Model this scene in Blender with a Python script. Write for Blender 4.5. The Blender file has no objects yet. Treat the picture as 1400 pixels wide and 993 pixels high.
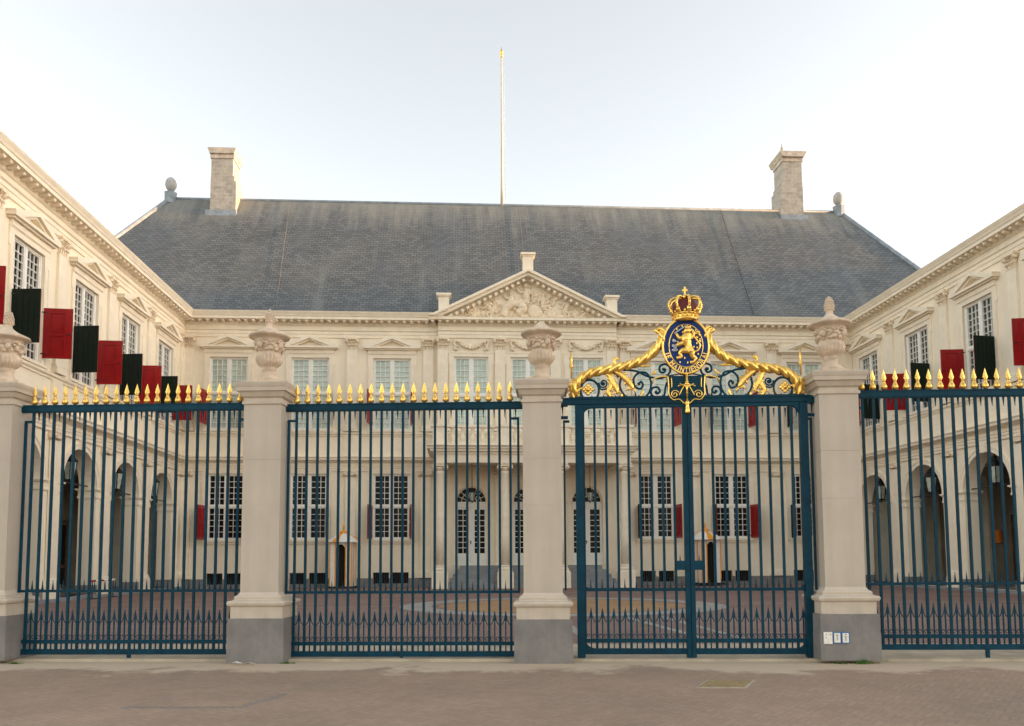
import bpy, bmesh, math, random
from mathutils import Vector, Matrix
R = math.radians
pi = math.pi
random.seed(7)
S = bpy.context.scene
COL = S.collection

# ------------------------------------------------------------------ camera, sky, sun, exposure
EYE = 1.32
cd = bpy.data.cameras.new('camera')
cam = bpy.data.objects.new('camera', cd)
COL.objects.link(cam)
cr, cu, cf = Vector((.99823, -.0592, -.0051)), Vector((.00036, -.0797, .99682)), Vector((.05942, .99506, .07953))
cam.matrix_world = Matrix(((cr.x, cu.x, -cf.x, 0), (cr.y, cu.y, -cf.y, 0), (cr.z, cu.z, -cf.z, EYE), (0, 0, 0, 1)))
cd.sensor_width = 36
cd.lens = 1125 * 36 / 1400
cd.shift_y = (674.02 - 496.5) / 1400
cd.clip_start = .1
cd.clip_end = 3000
S.camera = cam

SUN_AZ, SUN_EL = 93, 4          # degrees from +Y towards +X, and above the horizon
w = bpy.data.worlds.new('World')
S.world = w
w.use_nodes = True
nt = w.node_tree
nt.nodes.clear()
out = nt.nodes.new('ShaderNodeOutputWorld')
bg = nt.nodes.new('ShaderNodeBackground')
sky = nt.nodes.new('ShaderNodeTexSky')
sky.sky_type = 'NISHITA'
sky.sun_disc = False
sky.sun_elevation = R(SUN_EL)
sky.sun_rotation = R(SUN_AZ)
sky.air_density = 1.0
sky.dust_density = 0.8
sky.ozone_density = 1.0
bg.inputs['Strength'].default_value = .15
hs = nt.nodes.new('ShaderNodeHueSaturation')      # thin high haze: the sky's blue is washed out
hs.inputs['Saturation'].default_value = .38
tint = nt.nodes.new('ShaderNodeMixRGB')             # and faintly warmed
tint.blend_type = 'MULTIPLY'
tint.inputs[0].default_value = 1
tint.inputs[2].default_value = (1, .955, .925, 1)
nt.links.new(sky.outputs[0], hs.inputs['Color'])
nt.links.new(hs.outputs[0], tint.inputs[1])
nt.links.new(tint.outputs[0], bg.inputs[0])
nt.links.new(bg.outputs[0], out.inputs[0])
sd = bpy.data.lights.new('sun', 'SUN')
sd.energy = 2.2
sd.angle = R(.6)
sd.color = (.62, .36, .17)          # a sun this low is dim and orange
so = bpy.data.objects.new('sun', sd)
COL.objects.link(so)
sdir = Vector((math.sin(R(SUN_AZ)) * math.cos(R(SUN_EL)), math.cos(R(SUN_AZ)) * math.cos(R(SUN_EL)), math.sin(R(SUN_EL))))
so.rotation_euler = sdir.to_track_quat('Z', 'Y').to_euler()
so.location = (60, 40, 40)
vs = S.view_settings
vs.view_transform = 'Standard'
vs.look = 'None'
vs.gamma = 1
vs.use_curve_mapping = False
vs.exposure = 2.62
S.render.engine = 'CYCLES'

# ------------------------------------------------------------------ materials
def nodes(name):
    m = bpy.data.materials.new(name)
    m.use_nodes = True
    t = m.node_tree
    return m, t, t.nodes['Principled BSDF'], t.nodes.new, t.links.new

def setc(b, col, rough, metal=0, spec=.5):
    b.inputs['Base Color'].default_value = (*col, 1)
    b.inputs['Roughness'].default_value = rough
    b.inputs['Metallic'].default_value = metal
    b.inputs['Specular IOR Level'].default_value = spec

def mat(name, col, rough=.7, metal=0, amt=.08, scale=1.2, bump=.0, bscale=60, spec=.5, col2=None, thr=(.35, .65), stretch=(1, 1, 1), streak=0, vary=0):
    """one surface with mottled colour (a noise between two tints) and a fine bump"""
    m, t, b, N, L = nodes(name)
    setc(b, col, rough, metal, spec)
    tc = N('ShaderNodeTexCoord')
    mp = N('ShaderNodeMapping')
    mp.inputs['Scale'].default_value = stretch
    L(tc.outputs['Object'], mp.inputs[0])
    if amt or col2:
        n = N('ShaderNodeTexNoise')
        n.inputs['Scale'].default_value = scale
        n.inputs['Detail'].default_value = 6
        n.inputs['Roughness'].default_value = .62
        L(mp.outputs[0], n.inputs[0])
        rp = N('ShaderNodeValToRGB')
        c2 = col2 or [c * (1 + amt) for c in col]
        c1 = col if col2 else [c * (1 - amt) for c in col]
        rp.color_ramp.elements[0].position, rp.color_ramp.elements[1].position = thr
        rp.color_ramp.elements[0].color = (*c1, 1)
        rp.color_ramp.elements[1].color = (*c2, 1)
        L(n.outputs[0], rp.inputs[0])
        cur = rp.outputs[0]
        if streak:                                # rain streaks: a noise drawn out downwards
            m2 = N('ShaderNodeMapping')
            m2.inputs['Scale'].default_value = (3.2, 3.2, .22)
            L(tc.outputs['Object'], m2.inputs[0])
            n3 = N('ShaderNodeTexNoise')
            n3.inputs['Scale'].default_value = 1.3
            n3.inputs['Detail'].default_value = 6
            n3.inputs['Roughness'].default_value = .7
            L(m2.outputs[0], n3.inputs[0])
            mr = N('ShaderNodeMapRange')
            mr.inputs['From Min'].default_value = .42
            mr.inputs['From Max'].default_value = .72
            mr.inputs['To Min'].default_value = 1
            mr.inputs['To Max'].default_value = 1 - streak
            L(n3.outputs[0], mr.inputs[0])
            mx = N('ShaderNodeMixRGB')
            mx.blend_type = 'MULTIPLY'
            mx.inputs[0].default_value = 1
            L(cur, mx.inputs[1])
            L(mr.outputs[0], mx.inputs[2])
            cur = mx.outputs[0]
        if vary:                                  # each copy a little lighter or darker
            oi = N('ShaderNodeObjectInfo')
            mr = N('ShaderNodeMapRange')
            mr.inputs['To Min'].default_value = 1 - vary
            mr.inputs['To Max'].default_value = 1 + vary
            L(oi.outputs['Random'], mr.inputs[0])
            mx = N('ShaderNodeMixRGB')
            mx.blend_type = 'MULTIPLY'
            mx.inputs[0].default_value = 1
            L(cur, mx.inputs[1])
            L(mr.outputs[0], mx.inputs[2])
            cur = mx.outputs[0]
        L(cur, b.inputs['Base Color'])
    if bump:
        n2 = N('ShaderNodeTexNoise')
        n2.inputs['Scale'].default_value = bscale
        n2.inputs['Detail'].default_value = 4
        L(mp.outputs[0], n2.inputs[0])
        bp = N('ShaderNodeBump')
        bp.inputs['Strength'].default_value = bump
        bp.inputs['Distance'].default_value = .01
        L(n2.outputs[0], bp.inputs['Height'])
        L(bp.outputs[0], b.inputs['Normal'])
    return m

def brick(name, c1, c2, mortar, bw, bh, msize=.012, rot=(0, 0, 0), coord='Object', rough=.85, nz=None, bump=.3, var=.3, offset=.5, patches=(), nstretch=(1, 1, 1), ridge=0):
    """courses of units with joints; nz = (scale, darker factor, lighter factor); patches = other tints laid over by a stretched noise"""
    m, t, b, N, L = nodes(name)
    setc(b, c1, rough)
    tc = N('ShaderNodeTexCoord')
    mp = N('ShaderNodeMapping')
    mp.inputs['Rotation'].default_value = rot
    L(tc.outputs[coord], mp.inputs[0])
    br = N('ShaderNodeTexBrick')
    br.offset = offset
    br.inputs['Color1'].default_value = (*c1, 1)
    br.inputs['Color2'].default_value = (*c2, 1)
    br.inputs['Mortar'].default_value = (*mortar, 1)
    br.inputs['Scale'].default_value = 1
    br.inputs['Mortar Size'].default_value = msize
    br.inputs['Mortar Smooth'].default_value = .4
    br.inputs['Brick Width'].default_value = bw
    br.inputs['Row Height'].default_value = bh
    L(mp.outputs[0], br.inputs[0])
    cur = br.outputs['Color']
    mp2 = N('ShaderNodeMapping')
    mp2.inputs['Scale'].default_value = nstretch
    L(tc.outputs[coord], mp2.inputs[0])
    if nz:
        n = N('ShaderNodeTexNoise')
        n.inputs['Scale'].default_value = nz[0]
        n.inputs['Detail'].default_value = 8
        n.inputs['Roughness'].default_value = .65
        L(mp2.outputs[0], n.inputs[0])
        rp = N('ShaderNodeValToRGB')
        rp.color_ramp.elements[0].position, rp.color_ramp.elements[1].position = .3, .7
        rp.color_ramp.elements[0].color = (nz[1],) * 3 + (1,)
        rp.color_ramp.elements[1].color = (nz[2],) * 3 + (1,)
        L(n.outputs[0], rp.inputs[0])
        mx = N('ShaderNodeMixRGB')
        mx.blend_type = 'MULTIPLY'
        mx.inputs[0].default_value = 1
        L(cur, mx.inputs[1])
        L(rp.outputs[0], mx.inputs[2])
        cur = mx.outputs[0]
    for col, sc, st, lo, hi, a in patches:
        m3 = N('ShaderNodeMapping')
        m3.inputs['Scale'].default_value = st
        m3.inputs['Location'].default_value = (sc * 3.1, sc * 7.7, 0)
        L(tc.outputs[coord], m3.inputs[0])
        n = N('ShaderNodeTexNoise')
        n.inputs['Scale'].default_value = sc
        n.inputs['Detail'].default_value = 7
        n.inputs['Roughness'].default_value = .6
        L(m3.outputs[0], n.inputs[0])
        mr = N('ShaderNodeMapRange')
        mr.inputs['From Min'].default_value = lo
        mr.inputs['From Max'].default_value = hi
        mr.inputs['To Max'].default_value = a
        L(n.outputs[0], mr.inputs[0])
        mx = N('ShaderNodeMixRGB')
        mx.inputs[2].default_value = (*col, 1)
        L(mr.outputs[0], mx.inputs[0])
        L(cur, mx.inputs[1])
        cur = mx.outputs[0]
    if ridge:                                      # lichen and wash running down from the ridge (v = ridge in UV metres)
        sx = N('ShaderNodeSeparateXYZ')
        L(tc.outputs[coord], sx.inputs[0])
        m3 = N('ShaderNodeMapping')
        m3.inputs['Scale'].default_value = (1.1, .10, 1)
        L(tc.outputs[coord], m3.inputs[0])
        n = N('ShaderNodeTexNoise')
        n.inputs['Scale'].default_value = 1.4
        n.inputs['Detail'].default_value = 8
        n.inputs['Roughness'].default_value = .7
        L(m3.outputs[0], n.inputs[0])
        ad = N('ShaderNodeMath')
        ad.operation = 'MULTIPLY_ADD'
        ad.inputs[1].default_value = 9
        L(n.outputs[0], ad.inputs[0])
        L(sx.outputs[1], ad.inputs[2])
        mr = N('ShaderNodeMapRange')
        mr.inputs['From Min'].default_value = ridge + 1.6
        mr.inputs['From Max'].default_value = ridge + 4.6
        mr.inputs['To Max'].default_value = .75
        L(ad.outputs[0], mr.inputs[0])
        mx = N('ShaderNodeMixRGB')
        mx.inputs[2].default_value = (.27, .27, .24, 1)
        L(mr.outputs[0], mx.inputs[0])
        L(cur, mx.inputs[1])
        cur = mx.outputs[0]
    L(cur, b.inputs['Base Color'])
    bp = N('ShaderNodeBump')
    bp.inputs['Strength'].default_value = bump
    bp.inputs['Distance'].default_value = .02
    bp.invert = True
    L(br.outputs['Fac'], bp.inputs['Height'])
    L(bp.outputs[0], b.inputs['Normal'])
    return m

CREAM = mat('cream_stucco', (.85, .75, .59), .75, amt=.04, streak=.06, scale=.8, bump=.05, bscale=30)
TRIM = mat('cream_trim', (.85, .75, .595), .7, amt=.05, streak=.05, scale=2.5, bump=.05, bscale=40)
CARVED = mat('carved_cream', (.80, .67, .50), .75, amt=.14, scale=9, bump=.25, bscale=45)
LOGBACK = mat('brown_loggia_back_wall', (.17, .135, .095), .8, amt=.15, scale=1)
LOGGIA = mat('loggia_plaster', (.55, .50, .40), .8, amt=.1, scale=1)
WHITE = mat('white_paint', (.82, .80, .74), .45, amt=.03, scale=6)
DARKPANE = mat('dark_window_glass', (.012, .011, .010), .1, amt=.5, scale=2.2, spec=.06, vary=.5, bump=.04, bscale=5)
PALEPANE = mat('pane_before_pale_blind', (.50, .60, .53), .1, amt=.2, scale=1.3, spec=.7, vary=.16, bump=.03, bscale=5)
GREENPANE = mat('greenish_window_glass', (.035, .052, .045), .08, amt=.4, scale=2, spec=.35, vary=.35, bump=.04, bscale=5)
RED = mat('red_shutter_paint', (.32, .009, .011), .3, amt=.12, scale=3, spec=.35, vary=.1)
GREEN = mat('dark_green_shutter_paint', (.006, .014, .010), .5, amt=.2, scale=5, spec=.15)
IRON = mat('black_iron', (.012, .012, .013), .5, amt=.2, scale=20)
TEAL = mat('blue_green_gate_paint', (.001, .038, .066), .48, amt=.2, scale=7, bump=.06, bscale=60, spec=.16, vary=.12)
GOLD = mat('gilding', (.95, .60, .15), .27, .85, amt=.22, scale=9, bump=.3, bscale=45, vary=.1)
BLUE = mat('royal_blue_enamel', (.005, .032, .165), .4, amt=.12, scale=12, spec=.2)
CROWNRED = mat('crown_velvet_red', (.11, .006, .010), .6, amt=.15, scale=20)
SILVER = mat('silvered_metal', (.45, .50, .60), .35, .4, amt=.1, scale=20)
PIER = mat('beige_painted_stone', (.53, .455, .37), .7, amt=.055, streak=.12, scale=1.6, bump=.06, bscale=25)
PIERTRIM = mat('beige_mouldings', (.57, .485, .39), .7, amt=.08, streak=.15, scale=4, bump=.06, bscale=30)
PLINTH = mat('grey_blue_stone', (.215, .20, .19), .75, amt=.15, streak=.2, scale=3, bump=.12, bscale=50)
URN = mat('weathered_urn_stone', (.60, .475, .355), .85, amt=.18, scale=7, bump=.3, bscale=35)
LEAD = mat('lead_sheet', (.26, .30, .34), .6, amt=.2, scale=3)
BALL = mat('grey_ball_stone', (.42, .42, .41), .7, amt=.12, scale=5)
STEP = mat('grey_step_stone', (.24, .245, .25), .8, amt=.14, scale=2.5, bump=.1)
BLACKIN = mat('dark_interior', (.008, .008, .008), .9, amt=0)
SENTRYW = mat('sentry_white_paint', (.80, .78, .73), .5, amt=.05, scale=5)
SENTRYO = mat('sentry_orange_paint', (.85, .33, .012), .45, amt=.06, scale=5)
GLASS = mat('lantern_glass', (.42, .46, .40), .08, amt=.25, scale=7, spec=.8)
POLE = mat('white_flagpole_paint', (.60, .53, .43), .5, amt=.05, scale=2)
BRASS = mat('worn_brass_cover', (.30, .215, .10), .6, .1, amt=.25, scale=14, bump=.2, bscale=60)
PALESTONE = mat('pale_cover_frame', (.42, .38, .32), .8, amt=.15, scale=8)
PLATEW = mat('white_enamel_plate', (.78, .77, .70), .35, amt=.06, scale=25)
PLATEB = mat('blue_plate_border', (.04, .14, .36), .4, amt=.05)
MARK = mat('faded_print', (.45, .38, .34), .6, amt=.1, scale=30)
KERB = mat('beige_kerb_stone', (.44, .375, .28), .85, amt=.2, scale=2, bump=.15, bscale=30)
GRASS = mat('grass_blades', (.05, .13, .015), .7, amt=.3, scale=30)
PAPER = mat('crumpled_paper', (.72, .71, .68), .8, amt=.05)
ORANGE = mat('orange_panel', (.75, .19, .01), .5, amt=.05)
WOOD = mat('brown_varnished_door', (.10, .042, .018), .4, amt=.3, scale=3, stretch=(6, 6, 1))
STONEW = mat('light_paving_stone', (.30, .275, .25), .85, amt=.16, scale=2.2, bump=.1, bscale=30)
SLATE = brick('slate_roof', (.095, .105, .114), (.160, .168, .171), (.036, .039, .042), .31, .175, .018, coord='UV', rough=.62, nz=(.5, .86, 1.16), bump=.6, ridge=10.5,
              patches=[((.235, .245, .235), .9, (1.0, .14, 1), .57, .78, .5), ((.185, .175, .15), .45, (1, .5, 1), .50, .72, .3),
                       ((.090, .115, .145), .33, (1.3, .3, 1), .50, .70, .4), ((.045, .045, .04), 5, (1, .4, 1), .64, .76, .6), ((.30, .31, .30), 14, (1, 1, 1), .70, .78, .6)])
CHIM = brick('chimney_blocks', (.37, .335, .29), (.48, .435, .37), (.52, .48, .42), .42, .21, .012, rot=(R(90), 0, 0), nz=(2.2, .75, 1.15),
             patches=[((.19, .175, .15), 4.5, (1, 1, 1.6), .55, .72, .6)])
CAPST = mat('weathered_capstone', (.56, .48, .39), .8, amt=.2, scale=4, streak=.2)
COURT = brick('courtyard_brick', (.20, .118, .095), (.255, .155, .125), (.15, .105, .09), .21, .1, .012, nz=(.45, .8, 1.2),
              patches=[((.21, .165, .14), .6, (1, 1, 1), .5, .75, .5)])
ORANGEB = brick('yellow_brick_paving', (.36, .20, .085), (.44, .26, .12), (.22, .14, .08), .21, .1, .012, nz=(.8, .8, 1.15),
                patches=[((.24, .15, .11), 1.1, (1, 2.2, 1), .5, .68, .7)])

def street_material():
    """small herringbone-laid clinkers (two crossed brick patterns picked by a checker) with drifted sand along the fence foot"""
    m, t, b, N, L = nodes('street_clinkers')
    setc(b, (.2, .17, .15), .88)
    tc = N('ShaderNodeTexCoord')
    cols = []
    facs = []
    for ang in (R(39.3), R(-50.7)):
        mp = N('ShaderNodeMapping')
        mp.inputs['Rotation'].default_value = (0, 0, ang)
        L(tc.outputs['Object'], mp.inputs[0])
        br = N('ShaderNodeTexBrick')
        br.inputs['Scale'].default_value = 1
        br.inputs['Color1'].default_value = (.285, .205, .150, 1)
        br.inputs['Color2'].default_value = (.335, .245, .185, 1)
        br.inputs['Mortar'].default_value = (.265, .192, .142, 1)
        br.inputs['Mortar Size'].default_value = .008
        br.inputs['Brick Width'].default_value = .2
        br.inputs['Row Height'].default_value = .066
        L(mp.outputs[0], br.inputs[0])
        cols.append(br.outputs['Color'])
        facs.append(br.outputs['Fac'])
    mp = N('ShaderNodeMapping')
    mp.inputs['Rotation'].default_value = (0, 0, R(39.3))
    L(tc.outputs['Object'], mp.inputs[0])
    ck = N('ShaderNodeTexChecker')
    ck.inputs['Scale'].default_value = 1 / .2
    ck.inputs['Color1'].default_value = (1, 1, 1, 1)
    ck.inputs['Color2'].default_value = (0, 0, 0, 1)
    L(mp.outputs[0], ck.inputs[0])
    mx = N('ShaderNodeMixRGB')
    L(ck.outputs['Fac'], mx.inputs[0])
    L(cols[0], mx.inputs[1])
    L(cols[1], mx.inputs[2])
    n = N('ShaderNodeTexNoise')
    n.inputs['Scale'].default_value = .5
    n.inputs['Detail'].default_value = 9
    n.inputs['Roughness'].default_value = .68
    L(tc.outputs['Object'], n.inputs[0])
    rp = N('ShaderNodeValToRGB')
    rp.color_ramp.elements[0].position, rp.color_ramp.elements[1].position = .3, .72
    rp.color_ramp.elements[0].color = (.80, .82, .83, 1)
    rp.color_ramp.elements[1].color = (1.22, 1.16, 1.10, 1)
    L(n.outputs[0], rp.inputs[0])
    mu = N('ShaderNodeMixRGB')
    mu.blend_type = 'MULTIPLY'
    mu.inputs[0].default_value = 1
    L(mx.outputs[0], mu.inputs[1])
    L(rp.outputs[0], mu.inputs[2])
    # distance to the fence line y = 10.6 - .1 x
    sx = N('ShaderNodeSeparateXYZ')
    L(tc.outputs['Object'], sx.inputs[0])
    a = N('ShaderNodeMath')
    a.operation = 'MULTIPLY_ADD'
    a.inputs[1].default_value = .1
    L(sx.outputs[0], a.inputs[0])
    L(sx.outputs[1], a.inputs[2])              # y + .1x
    n2 = N('ShaderNodeTexNoise')
    n2.inputs['Scale'].default_value = .75
    n2.inputs['Detail'].default_value = 7
    n2.inputs['Roughness'].default_value = .7
    L(tc.outputs['Object'], n2.inputs[0])
    s2 = N('ShaderNodeMath')
    s2.operation = 'MULTIPLY_ADD'
    s2.inputs[1].default_value = 3.4
    L(n2.outputs[0], s2.inputs[0])
    L(a.outputs[0], s2.inputs[2])              # + noise
    mr = N('ShaderNodeMapRange')
    mr.inputs['From Min'].default_value = 11.4
    mr.inputs['From Max'].default_value = 11.75
    mr.inputs['To Max'].default_value = .85
    L(s2.outputs[0], mr.inputs[0])
    sand = N('ShaderNodeMixRGB')
    sand.inputs[2].default_value = (.58, .46, .33, 1)
    L(mr.outputs[0], sand.inputs[0])
    L(mu.outputs[0], sand.inputs[1])
    # small light scuffs
    n3 = N('ShaderNodeTexNoise')
    n3.inputs['Scale'].default_value = 9
    n3.inputs['Detail'].default_value = 4
    L(tc.outputs['Object'], n3.inputs[0])
    m3 = N('ShaderNodeMapRange')
    m3.inputs['From Min'].default_value = .70
    m3.inputs['From Max'].default_value = .78
    m3.inputs['To Max'].default_value = .5
    L(n3.outputs[0], m3.inputs[0])
    sc = N('ShaderNodeMixRGB')
    sc.inputs[2].default_value = (.40, .36, .31, 1)
    L(m3.outputs[0], sc.inputs[0])
    L(sand.outputs[0], sc.inputs[1])
    L(sc.outputs[0], b.inputs['Base Color'])
    mf = N('ShaderNodeMixRGB')
    L(ck.outputs['Fac'], mf.inputs[0])
    L(facs[0], mf.inputs[1])
    L(facs[1], mf.inputs[2])
    bp = N('ShaderNodeBump')
    bp.invert = True
    bp.inputs['Strength'].default_value = .2
    bp.inputs['Distance'].default_value = .01
    L(mf.outputs[0], bp.inputs['Height'])
    L(bp.outputs[0], b.inputs['Normal'])
    return m
STREET = street_material()

# ------------------------------------------------------------------ mesh helpers
def spline(pts, n=8):
    """Catmull-Rom through points"""
    P = [Vector(p) for p in pts]
    P = [P[0] * 2 - P[1]] + P + [P[-1] * 2 - P[-2]]
    o = []
    for i in range(1, len(P) - 2):
        a, b, c, d = P[i - 1:i + 3]
        for k in range(n):
            t = k / n
            o.append(.5 * (2 * b + (c - a) * t + (2 * a - 5 * b + 4 * c - d) * t * t + (3 * b - a - 3 * c + d) * t ** 3))
    o.append(P[-2])
    return o

class MB:
    def __init__(s):
        s.v, s.f, s.m, s.s = [], [], [], []
    def add(s, vs, fs, m=0, smooth=False):
        k = len(s.v)
        s.v += [tuple(v) for v in vs]
        for f in fs:
            s.f.append([i + k for i in f])
            s.m.append(m)
            s.s.append(smooth)
        return s
    def box(s, x0, x1, y0, y1, z0, z1, m=0):
        return s.add([(x, y, z) for z in (z0, z1) for y in (y0, y1) for x in (x0, x1)],
                     [(0, 2, 3, 1), (4, 5, 7, 6), (0, 1, 5, 4), (2, 6, 7, 3), (0, 4, 6, 2), (1, 3, 7, 5)], m)
    def taper(s, c, w0, d0, w1, d1, z0, z1, m=0):
        x, y = c
        return s.add([(x - w0, y - d0, z0), (x + w0, y - d0, z0), (x + w0, y + d0, z0), (x - w0, y + d0, z0),
                      (x - w1, y - d1, z1), (x + w1, y - d1, z1), (x + w1, y + d1, z1), (x - w1, y + d1, z1)],
                     [(3, 2, 1, 0), (4, 5, 6, 7), (0, 1, 5, 4), (1, 2, 6, 5), (2, 3, 7, 6), (3, 0, 4, 7)], m)
    def prism(s, pts, ax, a0, a1, m=0):
        n = len(pts)
        f = {'x': lambda p, a: (a, p[0], p[1]), 'y': lambda p, a: (p[0], a, p[1]), 'z': lambda p, a: (p[0], p[1], a)}[ax]
        return s.add([f(p, a0) for p in pts] + [f(p, a1) for p in pts],
                     [tuple(range(n))[::-1], tuple(range(n, 2 * n))] + [(i, (i + 1) % n, n + (i + 1) % n, n + i) for i in range(n)], m)
    def lathe(s, prof, cx=0, cy=0, cz=0, n=20, m=0, smooth=True, flute=None):
        vs, fs = [], []
        for r, z in prof:
            for k in range(n):
                a = 2 * pi * k / n
                rr = r * (flute(a, z) if flute else 1)
                vs.append((cx + rr * math.cos(a), cy + rr * math.sin(a), cz + z))
        for j in range(len(prof) - 1):
            for k in range(n):
                fs.append((j * n + k, j * n + (k + 1) % n, (j + 1) * n + (k + 1) % n, (j + 1) * n + k))
        fs.append(tuple(range(n))[::-1])
        fs.append(tuple((len(prof) - 1) * n + k for k in range(n)))
        return s.add(vs, fs, m, smooth)
    def square_lathe(s, prof, hx, hy, m=0, cx=0, cy=0):
        """mouldings running round a rectangular pier; prof = (offset, z)"""
        vs, fs = [], []
        for o, z in prof:
            vs += [(cx - hx - o, cy - hy - o, z), (cx + hx + o, cy - hy - o, z), (cx + hx + o, cy + hy + o, z), (cx - hx - o, cy + hy + o, z)]
        for j in range(len(prof) - 1):
            for k in range(4):
                fs.append((j * 4 + k, j * 4 + (k + 1) % 4, j * 4 + 4 + (k + 1) % 4, j * 4 + 4 + k))
        fs.append((3, 2, 1, 0))
        q = len(prof) * 4 - 4
        fs.append((q, q + 1, q + 2, q + 3))
        return s.add(vs, fs, m)
    def tube(s, path, r, n=6, m=0, smooth=True, flat=1.0, twist=None, closed=False):
        P = [Vector(p) for p in path]
        c = len(P)
        vs, fs = [], []
        up = None
        dist = 0
        for i in range(c):
            if closed:
                d = P[(i + 1) % c] - P[i - 1]
            else:
                d = P[min(i + 1, c - 1)] - P[max(i - 1, 0)]
            d = d.normalized() if d.length > 1e-9 else Vector((0, 0, 1))
            if up is None:
                up = Vector((0, 1, 0)) if abs(d.y) < .9 else Vector((1, 0, 0))
            a = d.cross(up)
            if a.length < 1e-6:
                a = d.cross(Vector((1, 0, .3)))
            a.normalize()
            b = a.cross(d).normalized()
            rr = r[i] if isinstance(r, (list, tuple)) else r
            if i:
                dist += (P[i] - P[i - 1]).length
            for k in range(n):
                t = 2 * pi * k / n
                q = rr * (twist(t, dist) if twist else 1)
                vs.append(P[i] + a * math.cos(t) * q + b * math.sin(t) * q * flat)
        lim = c if closed else c - 1
        for i in range(lim):
            j = (i + 1) % c
            for k in range(n):
                fs.append((i * n + k, i * n + (k + 1) % n, j * n + (k + 1) % n, j * n + k))
        if not closed:
            fs.append(tuple(range(n))[::-1])
            fs.append(tuple((c - 1) * n + k for k in range(n)))
        return s.add(vs, fs, m, smooth)
    def ell(s, c, r, nu=10, nv=6, m=0, rot=0):
        vs, fs = [], []
        cr_, sr_ = math.cos(rot), math.sin(rot)
        for j in range(nv + 1):
            t = pi * j / nv
            for k in range(nu):
                a = 2 * pi * k / nu
                x, y, z = r[0] * math.sin(t) * math.cos(a), r[1] * math.sin(t) * math.sin(a), r[2] * math.cos(t)
                vs.append((c[0] + x * cr_ - z * sr_, c[1] + y, c[2] + x * sr_ + z * cr_))
        for j in range(nv):
            for k in range(nu):
                fs.append((j * nu + k, (j + 1) * nu + k, (j + 1) * nu + (k + 1) % nu, j * nu + (k + 1) % nu))
        return s.add(vs, fs, m, True)
    def cyl(s, a, b, r, n=12, m=0, r2=None):
        return s.tube([a, b], [r, r if r2 is None else r2], n, m)
    def merge(s, o, loc=(0, 0, 0), rotz=0, sx=1, m=None):
        c, q = math.cos(rotz), math.sin(rotz)
        k = len(s.v)
        for x, y, z in o.v:
            x *= sx
            s.v.append((loc[0] + x * c - y * q, loc[1] + x * q + y * c, loc[2] + z))
        for f, mm, sm in zip(o.f, o.m, o.s):
            s.f.append([i + k for i in f])
            s.m.append(mm if m is None else m)
            s.s.append(sm)
        return s
    def mesh(s, name, mats):
        me = bpy.data.meshes.new(name)
        me.from_pydata(s.v, [], s.f)
        for x in (mats if isinstance(mats, (list, tuple)) else [mats]):
            me.materials.append(x)
        me.polygons.foreach_set('material_index', s.m)
        me.polygons.foreach_set('use_smooth', s.s)
        bm = bmesh.new()
        bm.from_mesh(me)
        bmesh.ops.remove_doubles(bm, verts=bm.verts, dist=1e-6)
        bmesh.ops.recalc_face_normals(bm, faces=bm.faces)
        bm.to_mesh(me)
        bm.free()
        me.update()
        return me
    def build(s, name, mats, parent=None, loc=(0, 0, 0), rotz=0, label=None):
        o = bpy.data.objects.new(name, s.mesh(name, mats))
        COL.objects.link(o)
        o.location = loc
        o.rotation_euler = (0, 0, rotz)
        if parent:
            o.parent = parent
        if label:
            o['label'] = label
        return o

def tag(o, label, cat, group=None):
    o['label'] = label
    o['category'] = cat
    if group:
        o['group'] = group
    return o

def thing(name, label, cat, loc=(0, 0, 0), rotz=0, group=None):
    o = bpy.data.objects.new(name, None)
    COL.objects.link(o)
    o.empty_display_size = .2
    o.location = loc
    o.rotation_euler = (0, 0, rotz)
    return tag(o, label, cat, group)

KIDS = {}
def dup(o, parent=None, loc=None, rotz=None):
    """copy an object and everything below it"""
    c = o.copy()
    COL.objects.link(c)
    c.parent = parent
    if loc is not None:
        c.location = loc
    if rotz is not None:
        c.rotation_euler = (0, 0, rotz)
    for ch in list(o.children):
        dup(ch, c)
    return c

def structure(name, mb, mats, **k):
    o = mb.build(name, mats, **k)
    o['kind'] = 'structure'
    return o

# ------------------------------------------------------------------ ground
D, XL, XR = 39.56, -13.36, 19.47
XC = 3.15                                      # axis of the pavilion
FO = Vector((0, 10.87, 0))                     # fence line: centre of the railings at s = 0
FA = math.atan(-.1)
FE = Vector((math.cos(FA), math.sin(FA), 0))
FN = Vector((-math.sin(FA), math.cos(FA), 0))
def fp(s, off=0, z=0):
    return FO + FE * s + FN * off + Vector((0, 0, z))

def sheet(pts, z=0):
    return MB().add([(p[0], p[1], z) for p in pts], [tuple(range(len(pts)))])

structure('street', sheet([(-900, -900), (900, -900), (900, 900), (-900, 900)]), STREET)
a, b = fp(-40, .9), fp(40, .9)
structure('courtyard', sheet([(XL - 8, fp(-16, .9).y), (XR + 9, fp(22, .9).y), (XR + 9, D + 2), (XL - 8, D + 2)], .004), COURT)
a, b, c, d = fp(-17, -.12), fp(22, -.12), fp(22, 1.75), fp(-17, 1.75)
structure('kerb_strip', MB().prism([(p.x, p.y) for p in (a, b, c, d)], 'z', -.05, .035), KERB)
def ring(r0, r1, z, n=64):
    m = MB()
    vs = [(r * math.cos(2 * pi * k / n) + 2.75, r * math.sin(2 * pi * k / n) + 23.1, z) for r in (r0, r1) for k in range(n)]
    return m.add(vs, [(k, (k + 1) % n, n + (k + 1) % n, n + k) for k in range(n)])
structure('paved_circle', MB().add([(3.42 * math.cos(2 * pi * k / 64) + 2.75, 3.42 * math.sin(2 * pi * k / 64) + 23.1, .008) for k in range(64)], [tuple(range(64))]), ORANGEB)
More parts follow.
